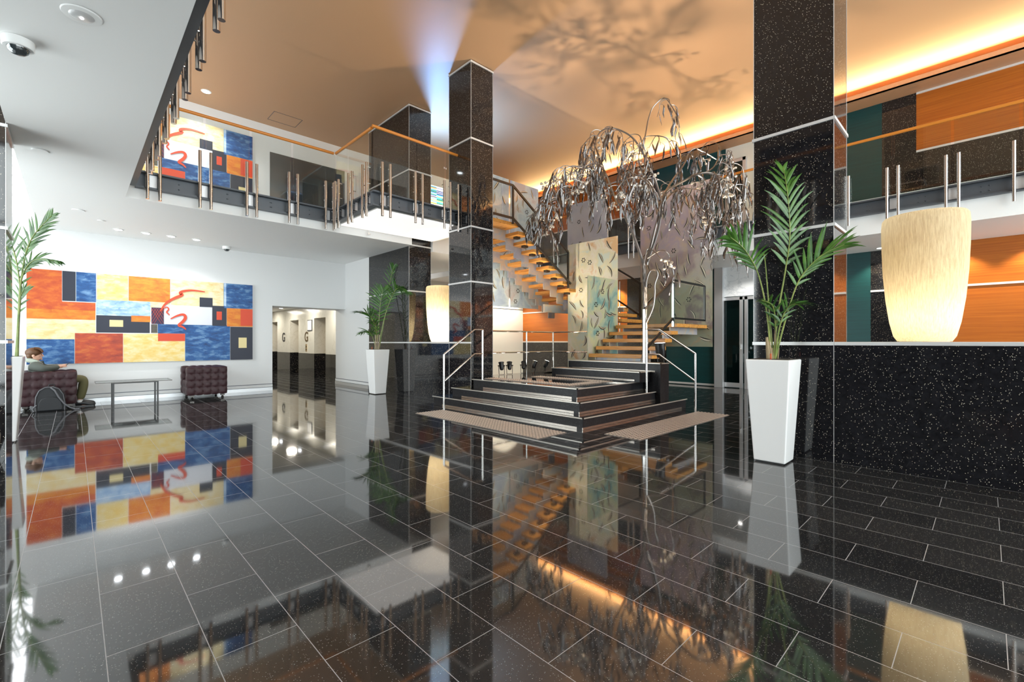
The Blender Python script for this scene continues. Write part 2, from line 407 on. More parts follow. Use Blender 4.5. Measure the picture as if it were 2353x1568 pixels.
ts.box(xw-.02, 5.0, .02, xw+.01, 7.75, .07)
ts.box(xw-.02, 8.0, 1.2, xw+.02, 8.03, 3.1)
ts.build('trim_1', M['trim'], kind=S)
# bulkhead with cove trough under the ceiling
cv = MB(); cv.box(11.85, -5.1, 6.28, XB, YB, 6.30); cv.box(11.85, -5.1, 6.28, 11.89, YB, 6.385)
cv.build('ceiling_bulkhead', M['tan'], kind=S)
lamp('cove_light', 'AREA', (11.98, 3.6, 6.405), 440, AMB, aim=(11.3, 3.6, 6.72), size=17.2, size_y=.05)
# steel-framed door and marble panel under the gallery
d1 = MB()
for y0, y1 in ((4.80, 4.88), (4.34, 4.42), (4.22, 4.30), (3.52, 3.6)): d1.box(xw-.06, y0, 0, xw, y1, 2.36)
d1.box(xw-.06, 3.52, 2.28, xw, 4.88, 2.36); d1.box(xw-.05, 4.42, .02, xw, 4.80, .14); d1.box(xw-.05, 3.6, .02, xw, 4.22, .14)
d1 = d1.build('door_1', M['brushed'], kind=S, bevel=.004)
bx('glass_pane', M['doorglass'], xw-.03, 3.6, .14, xw-.02, 4.8, 2.28, d1)
hd = MB(); hd.tube([(xw-.10, 4.38, 1.02), (xw-.10, 4.38, 1.14)], .012); hd.box(xw-.10, 4.36, 1.0, xw-.05, 4.40, 1.03); hd.build('door_handle', M['chrome'], d1)
bx('wall_right_dark', mat('grey_green_wall', (.30, .38, .38), .6), xw+.15, 3.3, 0, xw+.2, 5.0, 3.15, kind=S)  # plain grey-green panel behind the door glass
bx('wall_right_marble', M['marble'], xw-.05, 3.3, 2.38, xw, 4.80, 3.15, kind=S)
bx('trim_2', M['brushed'], xw-.16, 4.80, 0, xw, 5.02, 3.15, kind=S, bevel=.004)
d2 = MB()
for y0, y1 in ((4.68, 4.76), (4.26, 4.34)): d2.box(xw-.08, y0, 3.8, xw, y1, 5.92)
d2.box(xw-.08, 4.26, 5.84, xw, 4.76, 5.92)
d2 = d2.build('door_2', M['brushed'], kind=S, bevel=.004)
bx('glass_pane', M['doorglass'], xw-.04, 4.34, 3.8, xw-.03, 4.68, 5.84, d2)
# lift lobby seen through the opening
XL = 5.9
lob = MB(); low = MB()
ports = [(14.87, 15.84), (17.33, 18.25), (19.72, 20.6)]
ys = [12.97]+[q for p in ports for q in p]+[21.4]
for a, b in zip(ys[0::2], ys[1::2]):
    lob.box(XL, a, .80, XL+.5, b, 2.5); low.box(XL, a, 0, XL+.5, b, .80)
for a, b in ports: lob.box(XL, a, 2.0, XL+.5, b, 2.5); 
lob.box(XL+.5, 12.97, 0, XL+.6, 21.4, 2.5)
lob.box(3.0, 21.4, 0, XL+.5, 21.5, 2.5); lob.box(3.0, 12.97, 0, 3.1, 21.4, 2.5)
lob.build('wall_lobby', M['lobbymarble'], kind=S); low.build('wall_lobby_base', M['granite'], kind=S)
bx('ceiling_lobby', M['white'], 3.0, 12.5, 2.42, XL+.6, 21.5, 2.5, kind=S)
for i, (a, b) in enumerate(ports):
    e = MB(); e.box(XL+.40, a, 0, XL+.44, (a+b)/2-.004, 2.0); e.box(XL+.40, (a+b)/2+.004, 0, XL+.44, b, 2.0)
    e.build('door_%d' % (i+3), M['gold'], kind=S)
for yy in (14.0, 15.9, 17.8, 19.6):
    t = thing('recessed_downlight', 'small round downlight in the lift lobby ceiling', 'ceiling light', (5.45, yy, 2.42), 'lift lobby downlights')
    MB().lathe([(.045, 2.415), (.055, 2.419)], (5.45, yy, 0)).build('lens', M['glowcool'], t)
    lamp('lobby_light', 'AREA', (5.2, yy, 2.40), 24, (1, .93, .80), aim=(5.2, yy, 0), size=.25)
def letter(txt, size, loc, rot, mt, name, label, cat, sx=.62):
    cu = bpy.data.curves.new('t', 'FONT'); cu.body = txt; cu.size = size; cu.extrude = .004; cu.offset = .011; cu.align_x = 'CENTER'; cu.align_y = 'CENTER'
    ob = bpy.data.objects.new('t', cu); COL.objects.link(ob); bpy.context.view_layer.update()
    me = bpy.data.meshes.new_from_object(ob.evaluated_get(bpy.context.evaluated_depsgraph_get())); bpy.data.objects.remove(ob)
    me.materials.clear(); me.materials.append(mt)
    o = bpy.data.objects.new(name, me); COL.objects.link(o); o.location = loc; o.rotation_euler = rot; o.scale = (sx*1.6, 1, 1)
    return tag(o, label, cat)
letter('G', .48, (XL-.004, 18.95, 1.36), (R(90), 0, R(-90)), M['blackmetal'], 'floor_letter', 'dark letter G on the cream lobby wall, the further of two', 'letter')
letter('G', .48, (XL-.004, 16.55, 1.36), (R(90), 0, R(-90)), mat('dark_bronze', (.16, .11, .05), .4, .5), 'floor_letter', 'bronze letter G under the framed notice on the lobby wall', 'letter')
t = thing('framed_notice', 'small silver framed notice high on the lobby wall beside a lift', 'notice', (XL, 16.2, 1.72))
bx('frame', M['steel'], XL-.02, 16.0, 1.58, XL, 16.42, 1.96, t); bx('sheet', M['white'], XL-.025, 16.03, 1.61, XL-.018, 16.39, 1.93, t)
t = thing('call_button_plate', 'bronze lift call plate below the nearer letter G', 'button plate', (XL, 16.55, .95))
bx('plate', M['gold'], XL-.012, 16.48, .86, XL, 16.62, 1.12, t)
for z in (.93, 1.03): MB().lathe([(.025, 0), (.02, .012)], (XL-.012, 16.55, z), 12, (-1, 0, 0)).build('button', M['blackmetal'], t)
# glazed front wall behind the camera, glazed left wall, louvred back window of the light well
fr = MB()
for i in range(9): fr.box(-3.2+i*1.95-.04, -5.1, 0, -3.2+i*1.95+.04, -5.0, ZC)
for z in (0, 2.4, 4.4, ZC-.08): fr.box(-3.2, -5.1, z, XB, -5.0, z+.08)
fr = fr.build('window_1', M['brushed'], kind=S)
bx('glass_pane', M['glass'], -3.2, -5.06, 0, XB, -5.05, ZC, fr)
fr = MB()
for i in range(5): fr.box(-3.1, 4.5+i*1.95-.04, 0, -3.0, 4.5+i*1.95+.04, ZC)
for z in (0, 2.4, 4.4): fr.box(-3.1, 4.5, z, -3.0, YB, z+.08)
bx('wall_left_daylight_block', M['tan'], -3.2, 4.5, 4.48, -3.0, YB, ZC, kind=S)  # added unseen wall, keeps daylight from the left windows off the ceiling
fr = fr.build('window_2', M['brushed'], kind=S)
bx('glass_pane', M['glass'], -3.06, 4.5, 0, -3.05, YB, ZC, fr)
bx('wall_left', M['granite'], -3.2, -5.1, 0, -3.0, 4.46, ZC, kind=S)
fr = MB()
for i in range(12): 
    z = 3.52+i*.18; fr.prism([(-3.0, YB+.02, z), (-3.0, YB+.12, z+.07), (-3.0, YB+.125, z+.06), (-3.0, YB+.025, z-.01)], (2.45, 0, 0))
fr.box(-3.0, YB, 3.45, -.55, YB+.15, 3.5); fr.box(-3.0, YB, 5.65, -.55, YB+.15, 5.7)
fr.build('window_3', M['white'], kind=S)

# ------------------------------------------------------------------ granite columns, counter, low wall
def column(label, x0, y0, x1, y1, strips, zb=0):
    t = thing('granite_column', label, 'column', ((x0+x1)/2, (y0+y1)/2, 0))
    bx('shaft', M['granite'], x0, y0, zb, x1, y1, ZC-.005, t)
    for z in strips:
        s = MB(); s.box(x0-.014, y0-.014, z-.015, x1+.014, y1+.014, z+.015); s.build('metal_strip', M['trim'], t)
    e = MB()
    for x, y in ((x0, y0), (x1, y0), (x0, y1)): e.box(x-.0025, y-.0025, zb, x+.0025, y+.0025, ZC-.01)
    e.build('corner_bead', M['trim'], t)
    return t
column('long black granite pier behind the white planter left of the stairs', 5.45, 9.02, 6.03, 10.95, (2.35, 3.39, 5.08, 6.54))
column('slim black granite column left of the stairs, reaching the ceiling in the centre', 5.45, 6.8, 6.0, 7.5, (2.35, 3.4, 5.08, 6.54))
column('wide speckled black granite pillar rising from the counter on the right', 5.45, 1.06, 6.04, 1.8, (2.37, 3.43, 5.08, 6.54), 1.2)
column('black granite column cut off by the left edge of the photo', -1.13, 6.70, -.48, 7.37, (1.2, 2.32, ZS-.03))
t = thing('reception_counter', 'long black speckled granite counter with pale metal ledge on the right', 'counter', (5.8, -1.5, 0))
bx('front_panel', M['granite'], 5.45, 1.063, 0, 6.04, 1.8, 1.165, t); bx('front_panel', M['granite'], 5.45, -4.6, 0, 5.5, 1.057, 1.165, t)
bx('counter_body', M['granite'], 5.5, -4.6, 0, 6.3, 1.06, 1.165, t); bx('joint', M['trim'], 5.452, 1.057, 0, 5.5, 1.063, 1.165, t)
bx('ledge', M['trim'], 5.44, -4.6, 1.165, 6.3, 1.055, 1.2, t, bevel=.004); bx('ledge_return', M['trim'], 5.436, 1.057, 1.165, 6.04, 1.81, 1.2, t)
t = thing('granite_low_wall', 'black granite low wall with pale metal ledge joining the two left columns', 'low wall', (5.74, 8.3, 0))
bx('wall_body', M['granite'], 5.45, 7.505, 0, 6.0, 9.015, 1.165, t); bx('ledge', M['trim'], 5.43, 7.51, 1.17, 6.0, 9.01, 1.2, t)
lw = MB(); lw.box(5.43, 6.78, 1.17, 5.448, 7.505, 1.2); lw.box(5.43, 9.015, 1.17, 5.448, 10.95, 1.2); lw.build('ledge_strip', M['trim'], t)

# ------------------------------------------------------------------ stepped stone platform
RZ = .1675
t = thing('stone_platform', 'black stone stepped platform with pale step edges and a raised plinth under the metal tree', 'platform', (6.5, 5.5, 0))
for i, (x0, y0, x1, y1) in enumerate(((4.98, 3.80, 8.04, 7.37), (5.19, 4.02, 7.75, 7.05), (5.43, 4.25, 7.60, 6.72))):
    z0, z1 = i*RZ, (i+1)*RZ
    s = MB(); s.box(x0, y0, z0, x1-.02, y1-.02, z1-.012)
    if i == 2: s.box(6.01, 6.70, 0, 8.35, 7.28, z1-.012); s.box(7.55, 5.0, 0, 8.35, 7.0, z1-.012)
    o = s.build('step', M['stone'], t)
    n = MB()
    n.box(x0-.022, y0-.022, z1-.014, x1, y0-.004, z1+.001); n.box(x0-.022, y0-.022, z1-.014, x0-.004, y1, z1+.001)
    n.build('step_edge', M['nosing'], o)
    tr = MB(); tr.box(x0-.004, y0-.004, z1-.012, x1-.02, y1-.02, z1-.001)
    if i == 2: tr.box(6.01, 6.70, z1-.012, 8.35, 7.28, z1-.001); tr.box(7.55, 5.0, z1-.012, 8.35, 7.0, z1-.001)
    tr.build('tread_slab', M['granite'], o)
    k = MB(); k.box(x0-.004, y0+.10, z0+.002, x0+.01, y1-.3, z0+.034); k.box(x0-.004, y0-.004, z0+.002, x1-.18, y0+.01, z0+.034)
    k.build('kick_strip', M['kick'], o)
for z0, z1, x0, y0, x1, y1 in ((.5025, .685, 6.98, 4.12, 7.30, 6.1), (0, .83, 7.32, 3.92, 7.62, 5.95)):
    s = MB(); s.box(x0, y0, max(z0, .5025) if x0 < 7.3 else .0, x1, y1, z1-.012); o = s.build('plinth_step', M['stone'], t)
    n = MB(); n.box(x0-.024, y0-.024, z1-.014, x0-.004, y1, z1); n.box(x0-.024, y0-.024, z1-.014, x1+.01, y0-.004, z1); n.box(x0-.004, y0-.004, z1-.013, x1, y1, z1-.002)
    n.build('step_edge', M['nosing'], o)
    k = MB(); k.box(x0-.004, y0+.1, z1-.165, x0+.01, y1-.1, z1-.135); k.build('kick_strip', M['kick'], o)
sp = MB(); sp.box(7.62, 4.5, 0, 8.0, 5.80, .80); sp.build('stair_base', M['stone'], t)
def studs(label, x0, y0, x1, y1, z, grp='tactile stud strips'):
    t = thing('tactile_strip', label, 'tactile paving', ((x0+x1)/2, (y0+y1)/2, z), grp)
    bx('base_sheet', M['mat'], x0, y0, z, x1, y1, z+.006, t)
    m = MB(); p = .056
    nx, ny = int((x1-x0)/p), int((y1-y0)/p)
    for i in range(nx):
        for j in range(ny):
            cx, cy = x0+(i+.5)*(x1-x0)/nx, y0+(j+.5)*(y1-y0)/ny
            m.frustum(cx, cy, z+.006, .032, .032, z+.013, .018, .018)
    m = m.build('studs', M['studs'], t); m['kind'] = 'stuff'
studs('studded beige tactile strip on the floor left of the steps', 4.13, 3.84, 4.69, 6.64, 0)
studs('studded beige tactile strip on the floor right of the steps', 4.97, 2.92, 7.72, 3.45, 0)
studs('studded beige tactile strip on top of the platform along its left edge', 5.62, 4.55, 5.92, 6.62, .5025)
studs('studded beige tactile strip on top of the platform below the plinth', 6.55, 4.55, 6.85, 6.3, .5025)
studs('short studded tactile strip joining the two strips on the platform front', 5.95, 4.55, 6.52, 4.8, .5025)

# ------------------------------------------------------------------ stainless hand rails
def step_rail(label, pts_top, pts_mid, posts):
    t = thing('step_handrail', label, 'handrail', posts[0][0])
    MB().tube(pts_top, .018, 10).build('top_rail', M['chrome'], t, smooth=True)
    MB().tube(pts_mid, .016, 10).build('middle_rail', M['chrome'], t, smooth=True)
    for p, z in posts: MB().tube([p, (p[0], p[1], z)], .019, 10).build('post', M['chrome'], t, smooth=True)
step_rail('steel handrail on the left side of the platform steps', [(4.73, 6.66, .98), (5.42, 6.66, 1.43), (5.62, 6.66, 1.43)], [(4.73, 6.66, .50), (5.42, 6.66, .975), (5.62, 6.66, .975)],
          [((4.73, 6.66, 0), .98), ((5.62, 6.66, .5025), 1.43)])
step_rail('steel handrail on the right side of the platform steps', [(7.64, 3.45, 1.0), (7.2, 3.88, 1.41), (7.05, 4.03, 1.41)], [(7.64, 3.45, .53), (7.2, 3.88, .985), (7.05, 4.03, .985)],
          [((7.64, 3.45, 0), 1.0), ((7.05, 4.03, .335), 1.41)])
t = thing('platform_guard_rail', 'steel two-bar guard rail along the back of the platform', 'handrail', (7.39, 7.22, .5025))
MB().tube([(6.0, 7.22, 1.43), (8.30, 7.22, 1.43), (8.30, 6.0, 1.43)], .017, 10).build('top_rail', M['chrome'], t, smooth=True)
MB().tube([(6.0, 7.22, .97), (8.30, 7.22, .97), (8.30, 6.0, .97)], .016, 10).build('middle_rail', M['chrome'], t, smooth=True)
for x, y in ((7.39, 7.22), (8.30, 7.22), (8.30, 6.0)): MB().tube([(x, y, .5025), (x, y, 1.43)], .018, 10).build('post', M['chrome'], t, smooth=True)

# ------------------------------------------------------------------ timber stair
def bar(mb, p, q, wy, hz):
    p, q = Vector(p), Vector(q); d = (q-p).normalized(); s = d.cross(Vector((0, 0, 1))).normalized()*wy/2; u = s.cross(d).normalized()*hz/2
    a = [p-s-u, p+s-u, p+s+u, p-s+u]; b = [x+(q-p) for x in a]
    mb.add(a+b, [(3, 2, 1, 0), (4, 5, 6, 7), (0, 1, 5, 4), (1, 2, 6, 5), (2, 3, 7, 6), (3, 0, 4, 7)])
st = thing('timber_staircase', 'timber stair with thick open treads winding up to the gallery behind the metal tree', 'staircase', (8.5, 6.3, 0))
TH = .075
def tread(x0, y0, x1, y1, z): return bx('tread', M['wood'], x0, y0, z-TH, x1, y1, z, st, bevel=.006)
LZ = [.955, 1.11, 1.265, 1.42, 1.575]
for i, z in enumerate(LZ[:4]): tread(7.80+.25*i, 4.35, 8.09+.25*i, 5.80, z)
tread(8.80, 4.35, 10.225, 5.80, 1.575)
for i, z in enumerate((1.73, 1.885, 2.04)): tread(9.02, 5.78+.25*i, 10.10 if i else 10.225, 6.10+.25*i, z)
UX = [(6.97+.25*k, 3.61-.158*k) for k in range(10)]
for x, z in UX: tread(x, 7.07 if x < 8.9 else 7.36, x+.30, 8.37, z)
tread(6.05, 7.07, 6.99, 8.37, 3.77)
def saw(y, xs, zs, drop, up, name='stringer'):
    # stepped plate: follows the treads above, and a parallel stepped edge below
    top = []; bot = []
    for k, (x, z) in enumerate(zip(xs, zs)):
        x1 = x+.25
        top += [(x, y, z-TH), (x1, y, z-TH)]
        bot += [(x, y, z-TH-drop), (x1, y, z-TH-drop)]
    MB().prism(top+bot[::-1], (0, .025, 0)).build(name, M['pS'], st)
saw(7.47, [u[0]+.02 for u in UX], [u[1] for u in UX], .27, False); saw(8.20, [u[0]+.02 for u in UX], [u[1] for u in UX], .27, False)
bx('stringer', M['pS'], 6.1, 7.47, 3.46, 7.0, 7.495, 3.695, st); bx('stringer', M['pS'], 6.1, 8.20, 3.46, 7.0, 8.225, 3.695, st)
for y in (4.52, 5.62): saw(y, [7.81+.25*i for i in range(4)], LZ[:4], .14 if y < 5 else .16, True)
bx('stringer', M['pS'], 8.85, 4.52, 1.36, 10.1, 4.545, 1.50, st); bx('stringer', M['pS'], 8.85, 5.62, 1.36, 10.1, 5.645, 1.50, st)
bx('riser_plate', M['pS'], 7.83, 4.55, .80, 7.86, 5.62, .88, st)
bx('stringer', M['pS'], 9.2, 5.85, 1.9, 9.225, 7.4, 2.0, st); bx('stringer', M['pS'], 8.3, 7.50, 1.93, 10.0, 7.55, 2.12, st)
for x, z in UX[:8]: bx('bracket', M['darkmetal'], x+.08, 7.2, z-TH-.05, x+.2, 7.3, z-TH, st)
# stair balustrade, upper flight
r = MB()
for a, b in (((6.1, 7.02, 4.54), (6.77, 7.02, 4.54)), ((6.77, 7.02, 4.54), (8.62, 7.02, 3.37)), ((6.1, 7.02, 3.84), (6.77, 7.02, 3.84)), ((6.77, 7.02, 3.84), (8.72, 7.02, 2.61))): bar(r, a, b, .03, .045)
r.build('stair_rail', M['darkmetal'], st)
for x, z0, z1 in ((6.77, 3.72, 4.54), (8.62, 2.5, 3.37)):
    p = MB(); p.box(x-.018, 7.0, z0, x+.018, 7.04, z1); p.build('stair_rail_post', M['darkmetal'], st)
MB().prism([(6.8, 7.015, 3.86), (8.6, 7.015, 2.73), (8.6, 7.015, 3.34), (6.8, 7.015, 4.48)], (0, .01, 0)).build('glass_panel', M['glass'], st)
MB().box(6.1, 7.015, 3.87, 6.45, 7.025, 4.5).box(6.49, 7.015, 3.87, 6.74, 7.025, 4.5).build('glass_panel', M['glass'], st)
# lower flight
r = MB()
for a, b in (((7.45, 4.30, 1.79), (8.54, 4.30, 2.42)), ((8.54, 4.30, 2.42), (9.98, 4.30, 2.42)), ((7.45, 4.30, 1.04), (8.54, 4.30, 1.67)), ((8.54, 4.30, 1.67), (9.98, 4.30, 1.67))): bar(r, a, b, .03, .04)
r.build('stair_rail', M['darkmetal'], st)
for x, z0, z1 in ((8.54, 1.50, 2.42), (9.98, 1.65, 2.42), (7.45, .83, 1.79)):
    p = MB(); p.box(x-.018, 4.28, z0, x+.018, 4.32, z1); p.build('stair_rail_post', M['chrome' if x < 9 else 'darkmetal'], st)
MB().prism([(7.5, 4.295, 1.10), (8.5, 4.295, 1.68), (8.5, 4.295, 2.38), (7.5, 4.295, 1.80)], (0, .01, 0)).build('glass_panel', M['glass'], st)
bx('glass_panel', M['glass'], 8.58, 4.295, 1.70, 9.95, 4.305, 2.38, st)
r = MB()
bar(r, (10.14, 5.95, 2.65), (10.14, 7.3, 3.5), .03, .04); bar(r, (10.14, 5.95, 1.84), (10.14, 7.3, 2.72), .03, .04)
r.box(10.12, 5.95, 1.8, 10.16, 5.99, 2.66); r.build('stair_rail', M['darkmetal'], st)
MB().prism([(10.135, 6.0, 1.92), (10.135, 7.3, 2.77), (10.135, 7.3, 3.45), (10.135, 6.0, 2.62)], (.01, 0, 0)).build('glass_panel', M['glass'], st)

# ------------------------------------------------------------------ patina screens with cut leaves
def screen(label, o, u, wid, h, matname, nleaf, seed, thick=.02, out=None):
    # o: lower corner, u: horizontal direction, out: direction of the decorated face
    rnd = random.Random(seed); o, u, out = Vector(o), Vector(u), Vector(out); up = Vector((0, 0, 1))
    t = thing('patina_screen', label, 'metal screen', o)
    m = MB(); m.prism([o, o+u*wid, o+u*wid+up*h, o+up*h], -out*thick)
    lf = m; cells = []
    k = max(1, int(math.sqrt(nleaf*wid/h)+.5)); rows = max(1, int(nleaf/k+.5))
    for i in range(k):
        for j in range(rows): cells.append(((i+.5+rnd.uniform(-.28, .28))/k*wid, (j+.5+rnd.uniform(-.28, .28))/rows*h))
    for cx, cz in cells:
        c = o+u*cx+up*cz+out*.003
        if min(cx, wid-cx) < .13 or min(cz, h-cz) < .13: continue
        if rnd.random() < .12:
            for q in range(6):
                a = q*math.pi/3; cc = c+(u*math.cos(a)+up*math.sin(a))*.045
                lf.mi = 1; lf.prism([cc+(u*math.cos(b)+up*math.sin(b))*.017 for b in [math.pi*2*z/8 for z in range(8)]], out*.002)
            continue
        a = rnd.choice([rnd.uniform(.9, 2.2), rnd.uniform(-2.2, -.9), rnd.uniform(0, 6.28)]); L = rnd.uniform(.10, .17); wd = rnd.uniform(.018, .034); cv = rnd.uniform(-.05, .05)
        d = u*math.cos(a)+up*math.sin(a); nrm = -u*math.sin(a)+up*math.cos(a)
        def outline(wf, sh):
            A = []; B = []
            for q in range(9):
                s = q/8*2-1; wv = wf*(1-s*s)**.8; mid = c+d*(s*L)+nrm*(cv*(1-s*s)+sh)
                A.append(mid+nrm*wv); B.append(mid-nrm*wv)
            return A+B[-2:0:-1]
        lf.mi = 1; lf.prism(outline(wd, 0), out*.002)
        lf.mi = 2; lf.prism([p+out*.003 for p in outline(wd*.42, wd*.25*rnd.choice((-1, 1)))], out*.002)
    lf.build('sheet', [M[matname], M['leafdark'], M['leaflight']], t)
    return t
screen('tall blue-grey patina screen with cut leaves behind the upper stair flight', (8.0, 8.374, 2.08), (1, 0, 0), 1.02, 3.22, 'pA', 34, 11, out=(0, -1, 0))
screen('narrow left piece of the blue-grey leaf screen beside the black column', (7.05, 8.374, 2.08), (1, 0, 0), .88, 3.22, 'pA', 28, 12, out=(0, -1, 0))
screen('tall cream and yellow patina screen with cut leaves standing beside the stair', (8.98, 7.32, .35), (0, -1, 0), 1.45, 3.28, 'pB', 48, 13, out=(-1, 0, 0))
screen('green patina screen with cut leaves behind the lowest timber treads', (7.86, 5.86, .80), (1, 0, 0), 1.11, 1.81, 'pG', 38, 14, out=(0, -1, 0))
screen('large mauve and tan patina screen with cut leaves behind the metal tree', (10.235, 6.02, 1.09), (0, -1, 0), 1.78, 3.74, 'pC', 60, 15, out=(-1, 0, 0))
screen('steel-blue patina screen hanging high behind the cream screen', (10.235, 8.36, 3.0), (0, -1, 0), 1.34, 2.10, 'pD', 24, 16, out=(-1, 0, 0))

# ------------------------------------------------------------------ gallery balustrades
def balustrade(label, p0, p1, nrm, pairs, glass_breaks, zc=3.52, ext=True, gap=.075, cut0=0, cut1=0):
    """p0,p1: ends of the slab edge; nrm: outward; pairs: distances of the tube pairs."""
    p0, p1, nrm = Vector((*p0, 0)), Vector((*p1, 0)), Vector((*nrm, 0)); d = (p1-p0); L = d.length; d.normalize()
    t = thing('glass_balustrade', label, 'balustrade', (p0.x, p0.y, zc))
    def obx(mb, s0, s1, n0, n1, z0, z1):
        a = [p0+d*s0+nrm*n0, p0+d*s1+nrm*n0, p0+d*s1+nrm*n1, p0+d*s0+nrm*n1]
        mb.prism([v+Vector((0, 0, z0)) for v in a], (0, 0, z1-z0))
    ch = MB(); obx(ch, cut0, L-cut1, .002, .022, zc, zc+.26); obx(ch, cut0, L-cut1, .022, .11, zc+.235, zc+.26); obx(ch, cut0, L-cut1, .022, .11, zc, zc+.025)
    for s in pairs:
        for q in (-.33, .33):
            for zz in (.09, .17):
                if cut0+.05 < s+q < L-cut1-.05:
                    ch.lathe([(.011, 0), (.011, .006), (.006, .011)], p0+d*(s+q)+nrm*.022+Vector((0, 0, zc+zz)), 8, nrm)
    ch.build('steel_channel', M['steel'], t)
    for s in pairs:
        b = MB(); obx(b, s-.05, s+.05, .024, .04, zc+.03, zc+.23)
        b.build('bracket_plate', M['brushed'], t)
        for q in (-gap, gap):
            c = p0+d*(s+q)+nrm*.155
            tb = MB(); tb.tube([c+Vector((0, 0, zc-.17)), c+Vector((0, 0, zc+.75))], .0235, 12)
            for z in (.05, .21, .40, .68): tb.tube([c+Vector((0, 0, zc+z)), c-nrm*(.12 if z < .3 else .07)+Vector((0, 0, zc+z))], .009, 8)
            tb.build('steel_tube', M['chrome'], t, smooth=True)
    for a, b in zip(glass_breaks[:-1], glass_breaks[1:]):
        g = MB(); obx(g, a+.02, b-.02, .075, .087, zc+.27, zc+1.32); g.build('glass_panel', M['glass'], t)
    h = MB(); h.tube([p0+d*cut0+nrm*.08+Vector((0, 0, zc+1.35)), p1-d*cut1+nrm*.08+Vector((0, 0, zc+1.35))], .026, 12)
    h.build('timber_handrail', M['handrail'], t, smooth=True)
    return t
PY = [3.63-.62*i for i in range(-8, 3)]
balustrade('glass balustrade with paired steel tubes along the left gallery edge overhead', (.56, -1.0), (.56, 8.79), (1, 0), [3.0+.62*i+1.62 for i in range(-3, 7)],
           [0, 1.3, 2.6, 3.8, 5.05, 6.3, 7.5, 8.7, 9.65], cut1=0)
balustrade('glass balustrade with timber handrail along the back gallery, before the upper painting', (.56, 8.9), (3.655, 8.9), (0, -1), [.32, .98, 1.65, 2.33, 2.99], [.12, .98, 1.65, 2.33, 3.15], cut0=.11)
balustrade('short glass balustrade on the left side of the projecting landing', (3.77, 8.79), (3.77, 7.31), (-1, 0), [.22, .80, 1.36], [0, .55, 1.48])
balustrade('glass balustrade on the front of the projecting landing beside the black column', (3.66, 7.31), (6.0, 7.31), (0, -1), [.22, .87, 1.50, 1.84], [0, .87, 1.50, 2.3])
balustrade('glass balustrade along the right gallery behind the black pillar', (10.44, 10.6), (10.44, -3.0), (-1, 0), [1.05, 1.75, 2.65, 3.5, 4.28, 5.05, 6.05, 6.85, 7.6, 8.75, 9.45, 10.2, 10.95, 11.7, 12.4],
           [0, 1.05, 2.65, 4.28, 6.05, 7.6, 8.75, 9.45, 10.2, 10.95, 12.4, 13.5], zc=3.50)
# landing between gallery and stair, with backlit underside
bx('ceiling_landing', M['white'], 3.79, 7.33, 3.52, 6.04, 8.9, ZU, kind=S)
bx('ceiling_light_panel', M['lightbox'], 3.82, 7.36, 3.505, 5.95, 8.86, 3.52, kind=S)

